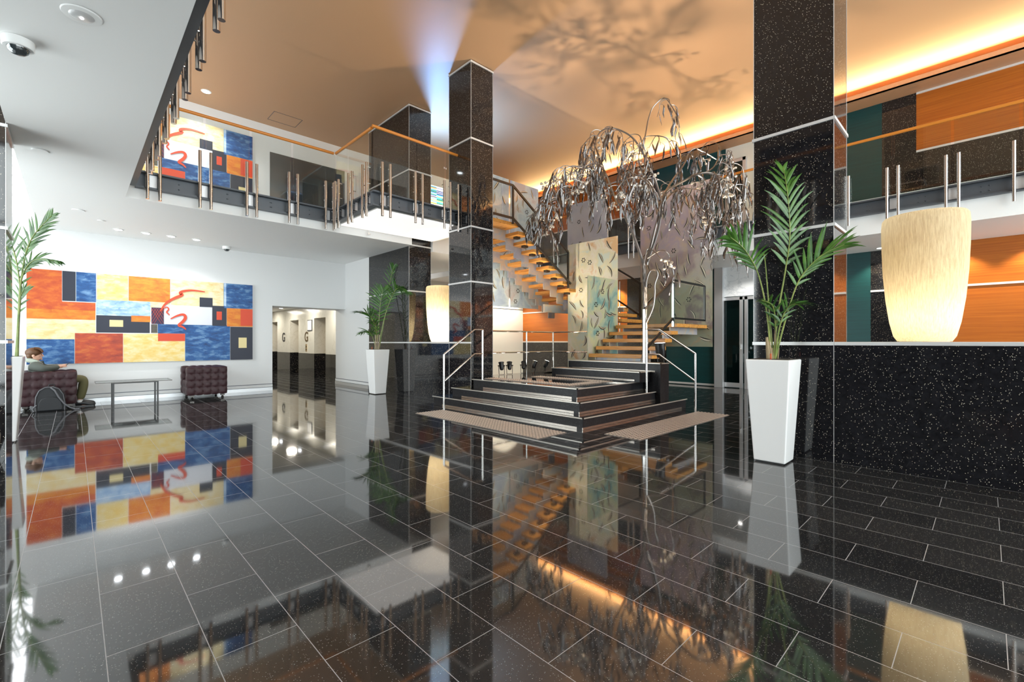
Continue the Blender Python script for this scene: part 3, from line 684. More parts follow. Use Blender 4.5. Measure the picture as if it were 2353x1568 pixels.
# ------------------------------------------------------------------ paintings
def painting():
    Y0 = YB-.045
    pm = ['p_red', 'p_redark', 'p_or', 'p_cream', 'p_yel', 'p_blue', 'p_lblue', 'p_navy', 'p_grey', 'p_sand', 'p_vermil', 'p_purple', 'white']
    idx = {k: i for i, k in enumerate(pm)}
    t = thing('abstract_painting', 'wide abstract painting of coloured blocks on the white wall behind the armchairs', 'painting', (1.25, Y0, 1.68))
    x0, x1 = onY(60, 700, Y0).x, onY(580.6, 700, Y0).x; z0, z1 = .775, 2.57
    m = MB(); m.mi = idx['white']; m.box(x0, Y0, z0, x1, YB-.003, z1)
    LAY = [0]
    def rc(name, a, b, c, d, lay):
        u = (a+c)/2; LAY[0] += 1
        def zz(v): 
            top = 615+.0769*(u-60); bot = 838-.0154*(u-60); return z1-(v-top)/(bot-top)*(z1-z0)
        xa, xc = max(x0, onY(a, 700, Y0).x), min(x1, onY(c, 700, Y0).x); za, zb = min(z1, zz(b)), max(z0, zz(d))
        m.mi = idx[name]; m.box(xa+.004, Y0-.001-.00025*LAY[0]-.001*lay, zb+.004, xc-.004, Y0, za-.004)
    for a in (('p_red', 60, 600, 143, 700, 1), ('p_red', 60, 692, 220, 712, 2), ('p_or', 60, 711, 220, 734, 1), ('p_navy', 142.6, 600, 174.3, 692, 2), ('p_blue', 174.3, 600, 221.3, 694, 2),
              ('p_yel', 222, 600, 294.8, 691, 1), ('p_or', 294.8, 600, 391.6, 694, 1), ('p_cream', 294.8, 690, 391.6, 707, 0), ('p_lblue', 220.5, 691, 346.2, 727, 2), ('p_cream', 60, 733, 220, 780, 0),
              ('p_navy', 220.5, 724, 344.6, 766, 1), ('p_or', 301, 726, 346, 741, 3), ('p_sand', 251, 735.5, 283.5, 752, 3), ('p_blue', 60, 779, 171.5, 850, 1), ('p_redark', 171.5, 766, 283, 850, 1),
              ('p_yel', 283, 768, 425, 850, 1), ('p_purple', 347.2, 707, 377, 746, 2), ('p_navy', 346.7, 746, 362, 767, 2), ('p_blue', 362, 747, 528.8, 769, 1), ('p_blue', 425, 753, 528.8, 850, 1),
              ('p_vermil', 362.5, 767.6, 425.5, 786, 3), ('p_cream', 391.8, 600, 513.8, 706, 1), ('p_grey', 377, 703, 487.5, 748, 2), ('p_navy', 458, 684, 488.8, 707, 3), ('p_navy', 487.5, 703.5, 520.7, 751, 2),
              ('p_vermil', 497, 716.6, 510, 737, 4), ('p_blue', 513.8, 600, 582, 711, 2), ('p_lblue', 513.8, 640, 520, 705, 3), ('p_or', 520.7, 710, 582, 753, 2), ('p_vermil', 552, 712, 582, 751, 3), ('p_navy', 528.8, 753, 582, 850, 2), ('p_sand', 547.5, 778, 567, 803, 3)): rc(*a)
    # stripes and lattice
    for i in range(6): rc('p_sand', 348, 748+i*3.3, 361.5, 749.3+i*3.3, 3)
    def stroke(pts, ws, name='p_vermil'):
        m.mi = idx[name]; P = [onY(u, v, Y0-.022) for u, v in pts]; A = []; B = []
        # smooth the polyline
        for _ in range(2):
            Q = [P[0]]
            for a, b in zip(P[:-1], P[1:]): Q += [a*.75+b*.25, a*.25+b*.75]
            P = Q+[P[-1]]
        n = len(P)
        for i, p in enumerate(P):
            d = (P[min(i+1, n-1)]-P[max(i-1, 0)]).normalized(); q = Vector((-d.z, 0, d.x)); wv = ws*(.25+.75*math.sin(math.pi*(i+.5)/n))
            A.append(p+q*wv); B.append(p-q*wv)
        for i in range(n-1): m.prism([A[i], A[i+1], B[i+1], B[i]], (0, .003, 0))
    c3 = lambda L: [(300+x/3.92, 600+y/3.92) for x, y in L]
    stroke(c3([(268, 455), (300, 400), (345, 360), (410, 328), (475, 305), (440, 290), (470, 270), (560, 262), (670, 278)]), .030)
    stroke(c3([(360, 522), (420, 492), (480, 478), (500, 510), (470, 550), (425, 582), (470, 592), (500, 618)]), .030)
    stroke(c3([(300, 430), (325, 410), (350, 435), (320, 460), (345, 480), (352, 490)]), .014)
    for i in range(5):
        a = 347.5+i*6; stroke([(a, 708+i*.4), (min(a+24, 376.5), 708+(min(a+24, 376.5)-a)*1.55)], .0024); stroke([(376.5-i*6, 709), (max(376.5-i*6-24, 347.5), 709+(376.5-i*6-max(376.5-i*6-24, 347.5))*1.55)], .0024)
    m.build('canvas', [M[k] for k in pm], t)
    return t
pt = painting()
dup(pt, (pt.location.x, pt.location.y, pt.location.z+3.58), 'same block painting on the upper gallery wall behind the glass balustrade')
t = thing('wall_mirror', 'large dark glass panel on the upper gallery wall right of the painting', 'mirror', (4.2, YB, 5))
bx('mirror_pane', M['glassdark'], 3.52, YB-.02, 3.85, 5.42, YB-.004, 5.92, t, bevel=.003)

# ------------------------------------------------------------------ tufted armchairs
def cushion(m, x0, y0, z0, x1, y1, z1, ax, n1, n2, bulge=.016, both=True):
    """tufted block: puffed squares on the faces normal to y, rounded rolls around the edges."""
    k = 6
    nx, nz = n1*k, n2*k
    def prof(t, n): 
        f = (t*n) % 1; return max(0, math.sin(math.pi*f))**.55
    vs = []; fs = []
    def face(fn, nu, nv, cu, cv):
        o = len(vs)
        for i in range(nu+1):
            for j in range(nv+1):
                s, tt = i/nu, j/nv; vs.append(fn(s, tt, prof(s, cu)*prof(tt, cv)))
        for i in range(nu):
            for j in range(nv): fs.append((o+i*(nv+1)+j, o+(i+1)*(nv+1)+j, o+(i+1)*(nv+1)+j+1, o+i*(nv+1)+j+1))
    L = lambda a, b, t: a+(b-a)*t
    dx, dy, dz = x1-x0, y1-y0, z1-z0
    ny = max(1, round(dy/.145)); 
    for sgn, yy in ((-1, y0), (1, y1)): face(lambda s, q, b: (L(x0, x1, s), yy+sgn*bulge*b, L(z0, z1, q)), nx, nz, n1, n2)
    for sgn, xx in ((-1, x0), (1, x1)): face(lambda s, q, b: (xx+sgn*bulge*b, L(y0, y1, s), L(z0, z1, q)), ny*k, nz, ny, n2)
    for sgn, zz in ((-1, z0), (1, z1)): face(lambda s, q, b: (L(x0, x1, s), L(y0, y1, q), zz+sgn*bulge*b), nx, ny*k, n1, ny)
    m.add(vs, fs)
def armchair():
    # local frame: faces +x, width along y, base centre at origin
    t = thing('tufted_armchair', 'x', 'armchair')
    W, D = .80, .73
    for nm, a in (('arm', (-D/2+.02, -W/2, .09, D/2, -W/2+.18, .665)), ('arm', (-D/2+.02, W/2-.18, .09, D/2, W/2, .665))):
        m = MB(); cushion(m, *a, 'y', 5, 4); m.build(nm, M['leather'], t, smooth=True, local=True)
    m = MB(); cushion(m, -D/2, -W/2+.18, .09, -D/2+.16, W/2-.18, .665, 'x', 1, 4); m.build('backrest', M['leather'], t, smooth=True, local=True)
    m = MB(); cushion(m, -D/2+.16, -W/2+.185, .09, D/2-.01, W/2-.185, .38, 'x', 4, 2); m.build('seat', M['leather'], t, smooth=True, local=True)
    for sx in (-1, 1):
        for sy in (-1, 1):
            m = MB(); c = (sx*(D/2-.09), sy*(W/2-.08), 0); m.box(c[0]-.035, c[1]-.035, .045, c[0]+.035, c[1]+.035, .095); m.lathe([(.012, .02), (.02, .045)], c, 12); m.lathe([(0, 0), (.022, .003), (.03, .015), (.022, .028), (0, .032)], c, 12)
            m.build('leg', M['darkmetal'], t, smooth=True, local=True)
    return t
ac = armchair()
ac.location = (-.325, 11.84, 0); ac['label'] = 'maroon tufted leather armchair with a man sitting in it'; ac['group'] = 'tufted armchairs'
dup(ac, (2.065, 11.84, 0), 'empty maroon tufted leather armchair right of the glass table', math.pi)
# glass coffee table
t = thing('coffee_table', 'low glass coffee table on thin black legs between the armchairs', 'table', (.86, 11.7, 0))
bx('glass_top', M['glass'], .30, 11.4, .425, 1.44, 12.0, .435, t, bevel=.002)
e = MB(); e.box(.30, 11.398, .423, 1.44, 11.402, .437); e.box(.30, 11.998, .423, 1.44, 12.002, .437); e.box(.298, 11.4, .423, .302, 12.0, .437); e.box(1.438, 11.4, .423, 1.442, 12, .437)
e.build('glass_edge', M['darkmetal'], t)
f = MB(); cs = [(.55, 11.5), (1.22, 11.5), (1.22, 11.92), (.55, 11.92)]
for a, b in zip(cs, cs[1:]+cs[:1]): bar(f, (*a, .41), (*b, .41), .022, .022)
bar(f, (*cs[0], .41), (*cs[2], .41), .022, .022); bar(f, (*cs[1], .41), (*cs[3], .41), .022, .022)
f.build('frame', M['blackmetal'], t)
for a in cs:
    l = MB(); l.box(a[0]-.014, a[1]-.014, 0, a[0]+.014, a[1]+.014, .42); l.build('leg', M['blackmetal'], t)

# ------------------------------------------------------------------ seated man with phone, backpack
def skin_body(name, verts, edges, radii, m, parent=None, root=0, lev=2):
    me = bpy.data.meshes.new(name); me.from_pydata(verts, edges, []); me.materials.append(m)
    o = bpy.data.objects.new(name, me); COL.objects.link(o)
    if parent: o.parent = parent
    sk = o.modifiers.new('skin', 'SKIN'); sk.use_smooth_shade = True
    if not me.skin_vertices: bpy.context.view_layer.update()
    sv = me.skin_vertices[0].data
    for i, r in enumerate(radii): sv[i].radius = r if isinstance(r, tuple) else (r, r); sv[i].use_root = (i == root)
    s = o.modifiers.new('sub', 'SUBSURF'); s.levels = lev; s.render_levels = lev
    return o
def chain(*P): return list(P)
def person():
    px, py = -.40, 11.80
    # local: +x the way he faces, y left, z up
    V = []; E = []; RD = []
    def add(p, r, par=None):
        V.append(p); RD.append(r); i = len(V)-1
        if par is not None: E.append((par, i))
        return i
    hip = add((.14, 0, .47), (.13, .10)); ab = add((.02, 0, .56), (.14, .11), hip); ch = add((-.07, 0, .70), (.15, .11), ab); up = add((-.10, 0, .79), (.085, .075), ch); nk = add((-.095, 0, .86), .05, up)
    h1 = add((-.085, 0, .915), (.062, .066), nk); h2 = add((-.09, 0, .99), (.078, .09), h1); h3 = add((-.095, 0, 1.045), (.06, .075), h2)
    for s in (-1, 1):
        sh = add((-.10, s*.16, .775), .045, up); el = add((.03, s*.225, .715), .044, sh); wr = add((.20, s*.09, .745), .031, el); pm = add((.245, s*.055, .75), .028, wr)
        for q in range(4):
            f1 = add((.285+.004*q, s*(.055-.012*q)-.0, .742+.014*q), .010, pm); f2 = add((.315, s*(.03-.012*q), .748+.013*q), .009, f1)
        th = add((.262, s*.03, .777), .011, pm); add((.295, s*.018, .783), .009, th)
        kn_h = add((.20, s*.10, .475), .085, hip); kn = add((.545, s*.12, .515), .062, kn_h); an = add((.49, s*.12, .11), .040, kn); he = add((.50, s*.12, .05), .036, an); add((.60, s*.125, .035), .032, he)
    p = skin_body('person', V, E, RD, M['skin'])
    p.location = (px, py, 0); p['label'] = 'man in grey jacket and olive trousers sitting in the left armchair looking at his phone'; p['category'] = 'person'
    # face details and ears merged into the hair/skin children
    f = MB()
    f.ball((-.070, 0, .962), .080, 18, 14, (.82, .84, 1.12)); f.ball((-.052, 0, .915), .050, 14, 10, (1.0, 1.0, .85)); f.tube([(-.010, 0, .992), (.002, 0, .962), (.010, 0, .945), (-.006, 0, .938)], [.006, .010, .012, .006], 8); f.ball((-.010, 0, .916), .014, 10, 6, (.8, 1.5, .55)); f.ball((-.012, 0, .888), .018, 10, 6, (.9, 1.1, .8))
    for s in (-1, 1): f.ball((-.11, s*.083, .955), .024, 10, 8, (.8, .35, 1.25))
    f.build('face_and_ears', M['skin'], p, smooth=True, local=True)
    e = MB()
    for s in (-1, 1): e.ball((-.0145, s*.030, .972), .0075, 8, 6)
    e.build('eye', M['blackmetal'], p, smooth=True, local=True)
    h = MB(); h.ball((-.112, 0, 1.01), .108, 18, 12, (1, .92, .82)); h.ball((-.15, 0, .965), .075, 14, 10, (.75, 1.05, 1.1))
    for i in range(-4, 5): h.tube([(-.10, i*.017, 1.088), (-.05, i*.018, 1.082), (-.016, i*.018, 1.055), (-.004+.004*(i % 3), i*.019, 1.025), (.002+.004*(i % 2), i*.02, 1.005)], [.018, .020, .018, .011, .003], 8)
    h.build('hair', M['hair'], p, smooth=True, local=True)
    # jacket: torso and sleeves a little outside the body
    JV = [(.12, 0, .48), (.02, 0, .57), (-.075, 0, .70), (-.105, 0, .815)]; JE = [(0, 1), (1, 2), (2, 3)]; JR = [(.165, .125), (.17, .135), (.185, .135), (.135, .105)]
    for s in (-1, 1):
        b = len(JV); JV += [(-.10, s*.175, .785), (.035, s*.23, .715), (.215, s*.085, .745)]; JE += [(3, b), (b, b+1), (b+1, b+2)]; JR += [.088, .068, .046]
    skin_body('jacket', JV, JE, JR, M['jacket'], p, 0)
    hd = MB(); hd.tube([(.0, -.075, .80), (-.06, -.10, .84), (-.15, -.06, .87), (-.17, 0, .875), (-.15, .06, .87), (-.06, .10, .84), (0, .075, .80)], [.018, .034, .042, .045, .042, .034, .018], 10)
    hd.build('hood', M['hood'], p, smooth=True, local=True)
    TV = [(.10, 0, .475)]; TE = []; TR = [(.15, .11)]
    for s in (-1, 1):
        b = len(TV); TV += [(.20, s*.10, .475), (.38, s*.115, .505), (.55, s*.12, .515), (.53, s*.12, .32), (.49, s*.12, .12)]; TE += [(0, b), (b, b+1), (b+1, b+2), (b+2, b+3), (b+3, b+4)]; TR += [.10, .09, .083, .072, .062]
    skin_body('trousers', TV, TE, TR, M['trouser'], p, 0)
    for s in (-1, 1):
        m = MB(); m.tube([(.425, s*.12, .05), (.47, s*.12, .062), (.53, s*.12, .066), (.60, s*.124, .05), (.675, s*.127, .036), (.705, s*.127, .03)], [.03, .044, .046, .044, .036, .018], 12)
        m.box(.43, s*.12-.04, 0, .68, s*.12+.045, .02); m.build('shoe', M['shoe'], p, smooth=True, local=True)
        m = MB(); m.tube([(.49, s*.12, .08), (.487, s*.12, .125)], .046, 12); m.build('sock', M['sock'], p, smooth=True, local=True)
    ph = MB(); ph.prism([(.30, -.036, .765), (.30, .036, .765), (.355, .036, .825), (.355, -.036, .825)], (.006, 0, -.006))
    ph = ph.build('mobile_phone', M['blackmetal'], bevel=.002); ph.location = (px, py, 0)
    tag(ph, 'small black phone held in the hands of the seated man', 'phone')
person()
def backpack():
    t = thing('backpack', 'black backpack with looped strap leaning on the left armchair', 'bag', (-.28, 11.27, 0))
    m = MB(); prof = [(-.19, .0), (-.20, .1), (-.19, .26), (-.15, .37), (-.07, .425), (.03, .43), (.11, .39), (.165, .29), (.19, .12), (.185, .0)]
    m.prism([(x, -.06, z) for x, z in prof], (0, .14, 0)); m.build('bag_body', M['bag'], t, local=True, bevel=.03, seg=3)
    k = MB(); k.prism([(x*.78, -.075, z*.55+.015) for x, z in prof], (0, .03, 0)); k.build('front_pocket', M['bag'], t, local=True, bevel=.012)
    k = MB(); k.tube([(x*.93, -.068, z*.96+.006) for x, z in prof], .007, 8); k.build('piping', M['bagtrim'], t, local=True, smooth=True)
    k = MB(); k.tube([(.0, -.07, .41), (.05, -.10, .36), (.10, -.11, .24), (.17, -.11, .12), (.24, -.10, .05), (.30, -.09, .012), (.36, -.09, .01)], .013, 8); k.tube([(-.17, -.07, .12), (-.22, -.08, .06), (-.20, -.09, .012)], .010, 8); k.build('shoulder_strap', M['bagtrim'], t, local=True, smooth=True)
    k = MB(); k.tube([(-.03, 0, .425), (-.02, 0, .46), (.04, 0, .46), (.05, 0, .425)], .009, 8); k.build('carry_handle', M['bag'], t, local=True, smooth=True)
backpack()

# ------------------------------------------------------------------ planters with palms
def bez(P, n=14):
    P = [Vector(p) for p in P]; out = []
    for i in range(len(P)-1):
        p0 = P[max(i-1, 0)]; p1, p2 = P[i], P[i+1]; p3 = P[min(i+2, len(P)-1)]
        for k in range(n):
            s = k/n; out.append(.5*((2*p1)+(-p0+p2)*s+(2*p0-5*p1+4*p2-p3)*s*s+(-p0+3*p1-3*p2+p3)*s**3))
    return out+[P[-1]]
def blade(m, base, d, L, wd, droop, side, n=6):
    pts = []; p = Vector(base); dd = Vector(d).normalized()
    for i in range(n+1):
        pts.append(p.copy()); dd = (dd+Vector((0, 0, -droop/n*(.4+1.2*i/n)))).normalized(); p = p+dd*L/n
    A = []; B = []; Mi = []
    for i, q in enumerate(pts):
        s = i/n; wv = wd*(math.sin(math.pi*min(1, .12+.88*s)**.8)**.8 if s < 1 else .02); 
        t = (pts[min(i+1, n)]-pts[max(i-1, 0)]).normalized(); sd = t.cross(Vector(side)).normalized()
        up = sd.cross(t).normalized()
        A.append(q+sd*wv+up*wv*.35); B.append(q-sd*wv+up*wv*.35); Mi.append(q)
    o = len(m.v); vs = A+Mi+B; k = n+1
    fs = [(i, i+1, k+i+1, k+i) for i in range(n)]+[(k+i, k+i+1, 2*k+i+1, 2*k+i) for i in range(n)]
    m.add(vs, fs)
def frond(t, pts, start, n, L, wd, droop, plane=None, seed=0, r=.010, ang=.75):
    rnd = random.Random(seed); P = bez(pts); N_ = len(P)
    o = MB(); o.tube(P, [r*(1-.75*i/N_) for i in range(N_)], 8); o = o.build('frond_stem', M['stem'], t, smooth=True)
    m = MB(); 
    for i in range(n):
        s = start+(1-start)*(i+.5)/n; q = min(N_-2, int(s*(N_-1))); base = P[q]; tg = (P[q+1]-P[q]).normalized()
        pl = Vector(plane) if plane else tg.cross(Vector((0, 0, 1)))
        nrm = tg.cross(pl).normalized(); sd = pl.normalized()
        e = math.sin(math.pi*(.16+.80*(i/n)))**.7
        a = ang*(1.0-.55*(i/n))
        for sg in (-1, 1):
            d = tg*math.cos(a)+sd*sg*math.sin(a)+nrm*rnd.uniform(-.1, .25)
            blade(m, base, d, L*e*rnd.uniform(.85, 1.1), wd*rnd.uniform(.85, 1.1), droop*rnd.uniform(.7, 1.4), nrm)
    m.build('leaflets', M['palm'], o, smooth=True)
def planter(label, x, y, group='white planters'):
    t = thing('potted_palm', label, 'potted palm', (x, y, 0), group)
    m = MB(); m.frustum(0, 0, .012, .275, .285, 1.025, .40, .40); m = m.build('planter', M['planter'], t, local=True, bevel=.012, seg=3)
    r = MB(); r.frustum(0, 0, 1.0255, .36, .36, 1.0275, .36, .36); r.build('soil', M['soil'], t, local=True)
    f = MB(); f.box(-.12, -.125, 0, .12, .125, .013); f.build('foot', M['blackmetal'], t, local=True)
    g = MB(); g.tube([(-.15, -.02, 1.02), (-.15, -.02, 1.085)], .008, 8); g.build('water_gauge', M['p_redark'], t, local=True)
    return t
VW = tuple(-FW)
PR = (5.10, 1.50)
t = planter('tall white planter with a feathery palm before the right counter', *PR)
D0 = FW.x*PR[0]+FW.y*PR[1]
def pix(L, d): return [at(u, v, d+(q[0] if q else 0)) for u, v, *q in L]
SIDE = tuple(RT)
frond(t, pix([(1776, 830), (1788, 720), (1805, 620), (1815, 540), (1810, 450), (1800, 385, .1)], D0), .42, 16, .36, .017, .6, SIDE, 1)
frond(t, pix([(1772, 830), (1762, 720), (1742, 630), (1712, 575, -.1), (1678, 545, -.2)], D0), .52, 12, .32, .014, .7, SIDE, 2)
frond(t, pix([(1780, 830), (1805, 735), (1836, 645), (1884, 590, -.1), (1940, 562, -.2)], D0), .46, 14, .33, .016, .4, SIDE, 3)
frond(t, pix([(1778, 830), (1782, 760), (1776, 705, -.1), (1750, 690, -.25)], D0), .35, 7, .20, .012, .5, SIDE, 4)
frond(t, pix([(1780, 830), (1792, 750, -.05), (1812, 705, -.1), (1838, 700, -.2)], D0), .35, 8, .22, .013, .5, SIDE, 5)
frond(t, pix([(1778, 830), (1770, 745, .05), (1758, 600, .12), (1752, 585, .2)], D0), .72, 4, .14, .008, .3, SIDE, 6)
m = MB()
for u, v, u2, v2, rr in ((1766, 835, 1762, 775, .020), (1772, 835, 1768, 785, .016), (1779, 835, 1782, 750, .012), (1786, 835, 1790, 800, .008), (1774, 835, 1774, 800, .012)):
    a, b = at(u, v, D0), at(u2, v2, D0); m.tube([a, (a+b)/2, b], [rr, rr*.9, rr*.6], 8)
m.build('palm_stem', M['bark'], t, smooth=True)
PM = (5.08, 9.78); DM = FW.x*PM[0]+FW.y*PM[1]
t = planter('tall white planter with a bright palm against the black pier', *PM)
frond(t, pix([(866, 808), (870, 750), (874, 700), (880, 664)], DM), .40, 15, .42, .020, .5, SIDE, 7, .013, 1.1)
frond(t, pix([(868, 808), (880, 745), (897, 690), (915, 662, -.1), (940, 672, -.3)], DM), .50, 15, .34, .018, .9, SIDE, 8, .013)
frond(t, pix([(864, 808), (860, 750), (846, 722, -.1), (820, 716, -.3)], DM), .45, 11, .34, .015, .5, SIDE, 9, .012)
frond(t, pix([(864, 808), (858, 780), (846, 762, -.1), (828, 766, -.3)], DM), .40, 9, .26, .015, .6, SIDE, 10, .010)
frond(t, pix([(866, 808), (866, 780), (862, 745, -.2), (852, 740, -.4)], DM), .40, 9, .24, .016, .6, SIDE, 11, .010)
frond(t, pix([(870, 808), (884, 730, .1), (896, 650, .2), (905, 612, .1)], DM), .55, 10, .26, .015, .5, SIDE, 12, .012)
m = MB()
for u in (862, 866, 870): m.tube([at(u, 810, DM), at(u+2, 770, DM)], [.02, .012], 8)
m.build('palm_stem', M['bark'], t, smooth=True)
PL = (-.63, 8.17); DL = FW.x*PL[0]+FW.y*PL[1]
t = planter('tall white planter with a dark palm behind the left edge column', *PL)
frond(t, pix([(40, 825), (44, 720), (52, 620), (72, 550), (118, 496)], DL), .62, 16, .26, .014, .4, SIDE, 13, .012)
frond(t, pix([(38, 825), (42, 730), (50, 640), (80, 598), (138, 602)], DL), .55, 16, .20, .013, .8, SIDE, 14, .012)
frond(t, pix([(36, 825), (42, 740), (46, 660), (25, 560), (-30, 500)], DL), .50, 14, .30, .014, .4, SIDE, 15, .012)
frond(t, pix([(40, 825), (42, 760), (46, 690), (56, 664)], DL), .50, 7, .18, .012, .4, SIDE, 16, .010)
t = thing('stone_urn', 'mossy stone urn just showing at the left edge of the floor', 'urn', (-.56, 6.25, 0))
MB().lathe([(.06, 0), (.07, .05), (.10, .16), (.145, .28), (.15, .36), (.13, .45), (.10, .50), (.11, .53), (.08, .53)], (-.625, 6.22, 0), 24).build('urn_body', M['urn'], t, smooth=True)

# ------------------------------------------------------------------ glowing vase lamps on the ledges
def vase(label, x, y, power):
    t = thing('vase_lamp', label, 'lamp', (x, y, 1.2), 'glowing vase lamps')
    prof = [(.195, 0), (.225, .05), (.255, .18), (.285, .40), (.305, .65), (.315, .90), (.318, 1.10), (.312, 1.17), (.298, 1.19)]
    m = MB(); m.lathe(prof, (0, 0, .004), 48); m.f = [f for f in m.f if len(f) == 4]; m.m = [0]*len(m.f); m.build('vase_shell', M['alabaster'], t, smooth=True, local=True)
    b = MB(); b.lathe([(.18, 0), (.18, .012)], (0, 0, .002), 32); b.build('base_disc', M['brushed'], t, local=True)
    g = MB(); g.ball((0, 0, .20), .05, 12, 8); g.build('bulb', M['glow'], t, smooth=True, local=True)
    lamp('vase_light', 'POINT', (x, y, 1.2+.27), power, (1, .86, .62), size=.06)
    return t
vase('large cream glowing vase lamp on the right counter ledge', 5.83, .42, 10)
vase('cream glowing vase lamp between the two black columns', 5.75, 8.22, 90)
t = thing('striped_glass_lamp', 'coloured striped glass light column standing on the landing', 'lamp', (6.35, 9.4, ZU))
sg = MB(); pal = [mat('stripe_%d' % i, c, .3, emit=c, es=e) for i, (c, e) in enumerate([((.05, .03, .30), 1.2), ((1, .95, .8), 2.6), ((.9, .55, .05), 1.5), ((.1, .45, .9), 1.8), ((.02, .02, .05), .1), ((.2, .9, .5), 1.2), ((.8, .85, 1), 2.4)])]
rr = random.Random(4); z = ZU+.02
while z < ZU+1.18:
    h = rr.choice((.009, .014, .018)); sg.mi = rr.randrange(7)
    for k in range(2): sg.mi = rr.randrange(7); sg.box(6.12+k*.23, 9.25, z, 6.35+k*.23, 9.6, z+h)
    z += h
sg.build('glass_stripes', pal, t); bx('lamp_base', M['blackmetal'], 6.1, 9.23, ZU-.02, 6.6, 9.62, ZU+.02, t)
bx('floor_gallery', M['white'], 6.04, 8.95, 3.30, 8.0, YB, ZU-.02, kind=S); bx('ceiling_rear', M['white'], 8.0, 10.6, 3.15, 10.44, YB, ZU-.02, kind=S)
for i, x in enumerate((7.6, 10.0, 11.5)):
    lamp('wall_wash', 'SPOT', (x, 11.75, 3.12), 230, (1, .90, .74), aim=(x, 12.25, 0), size=.06, angle=115)
lamp('blue_uplight', 'SPOT', (6.35, 9.42, ZU+1.25), 700, (.20, .46, 1), aim=(6.3, 8.6, ZC), size=.10, angle=165, blend=1)

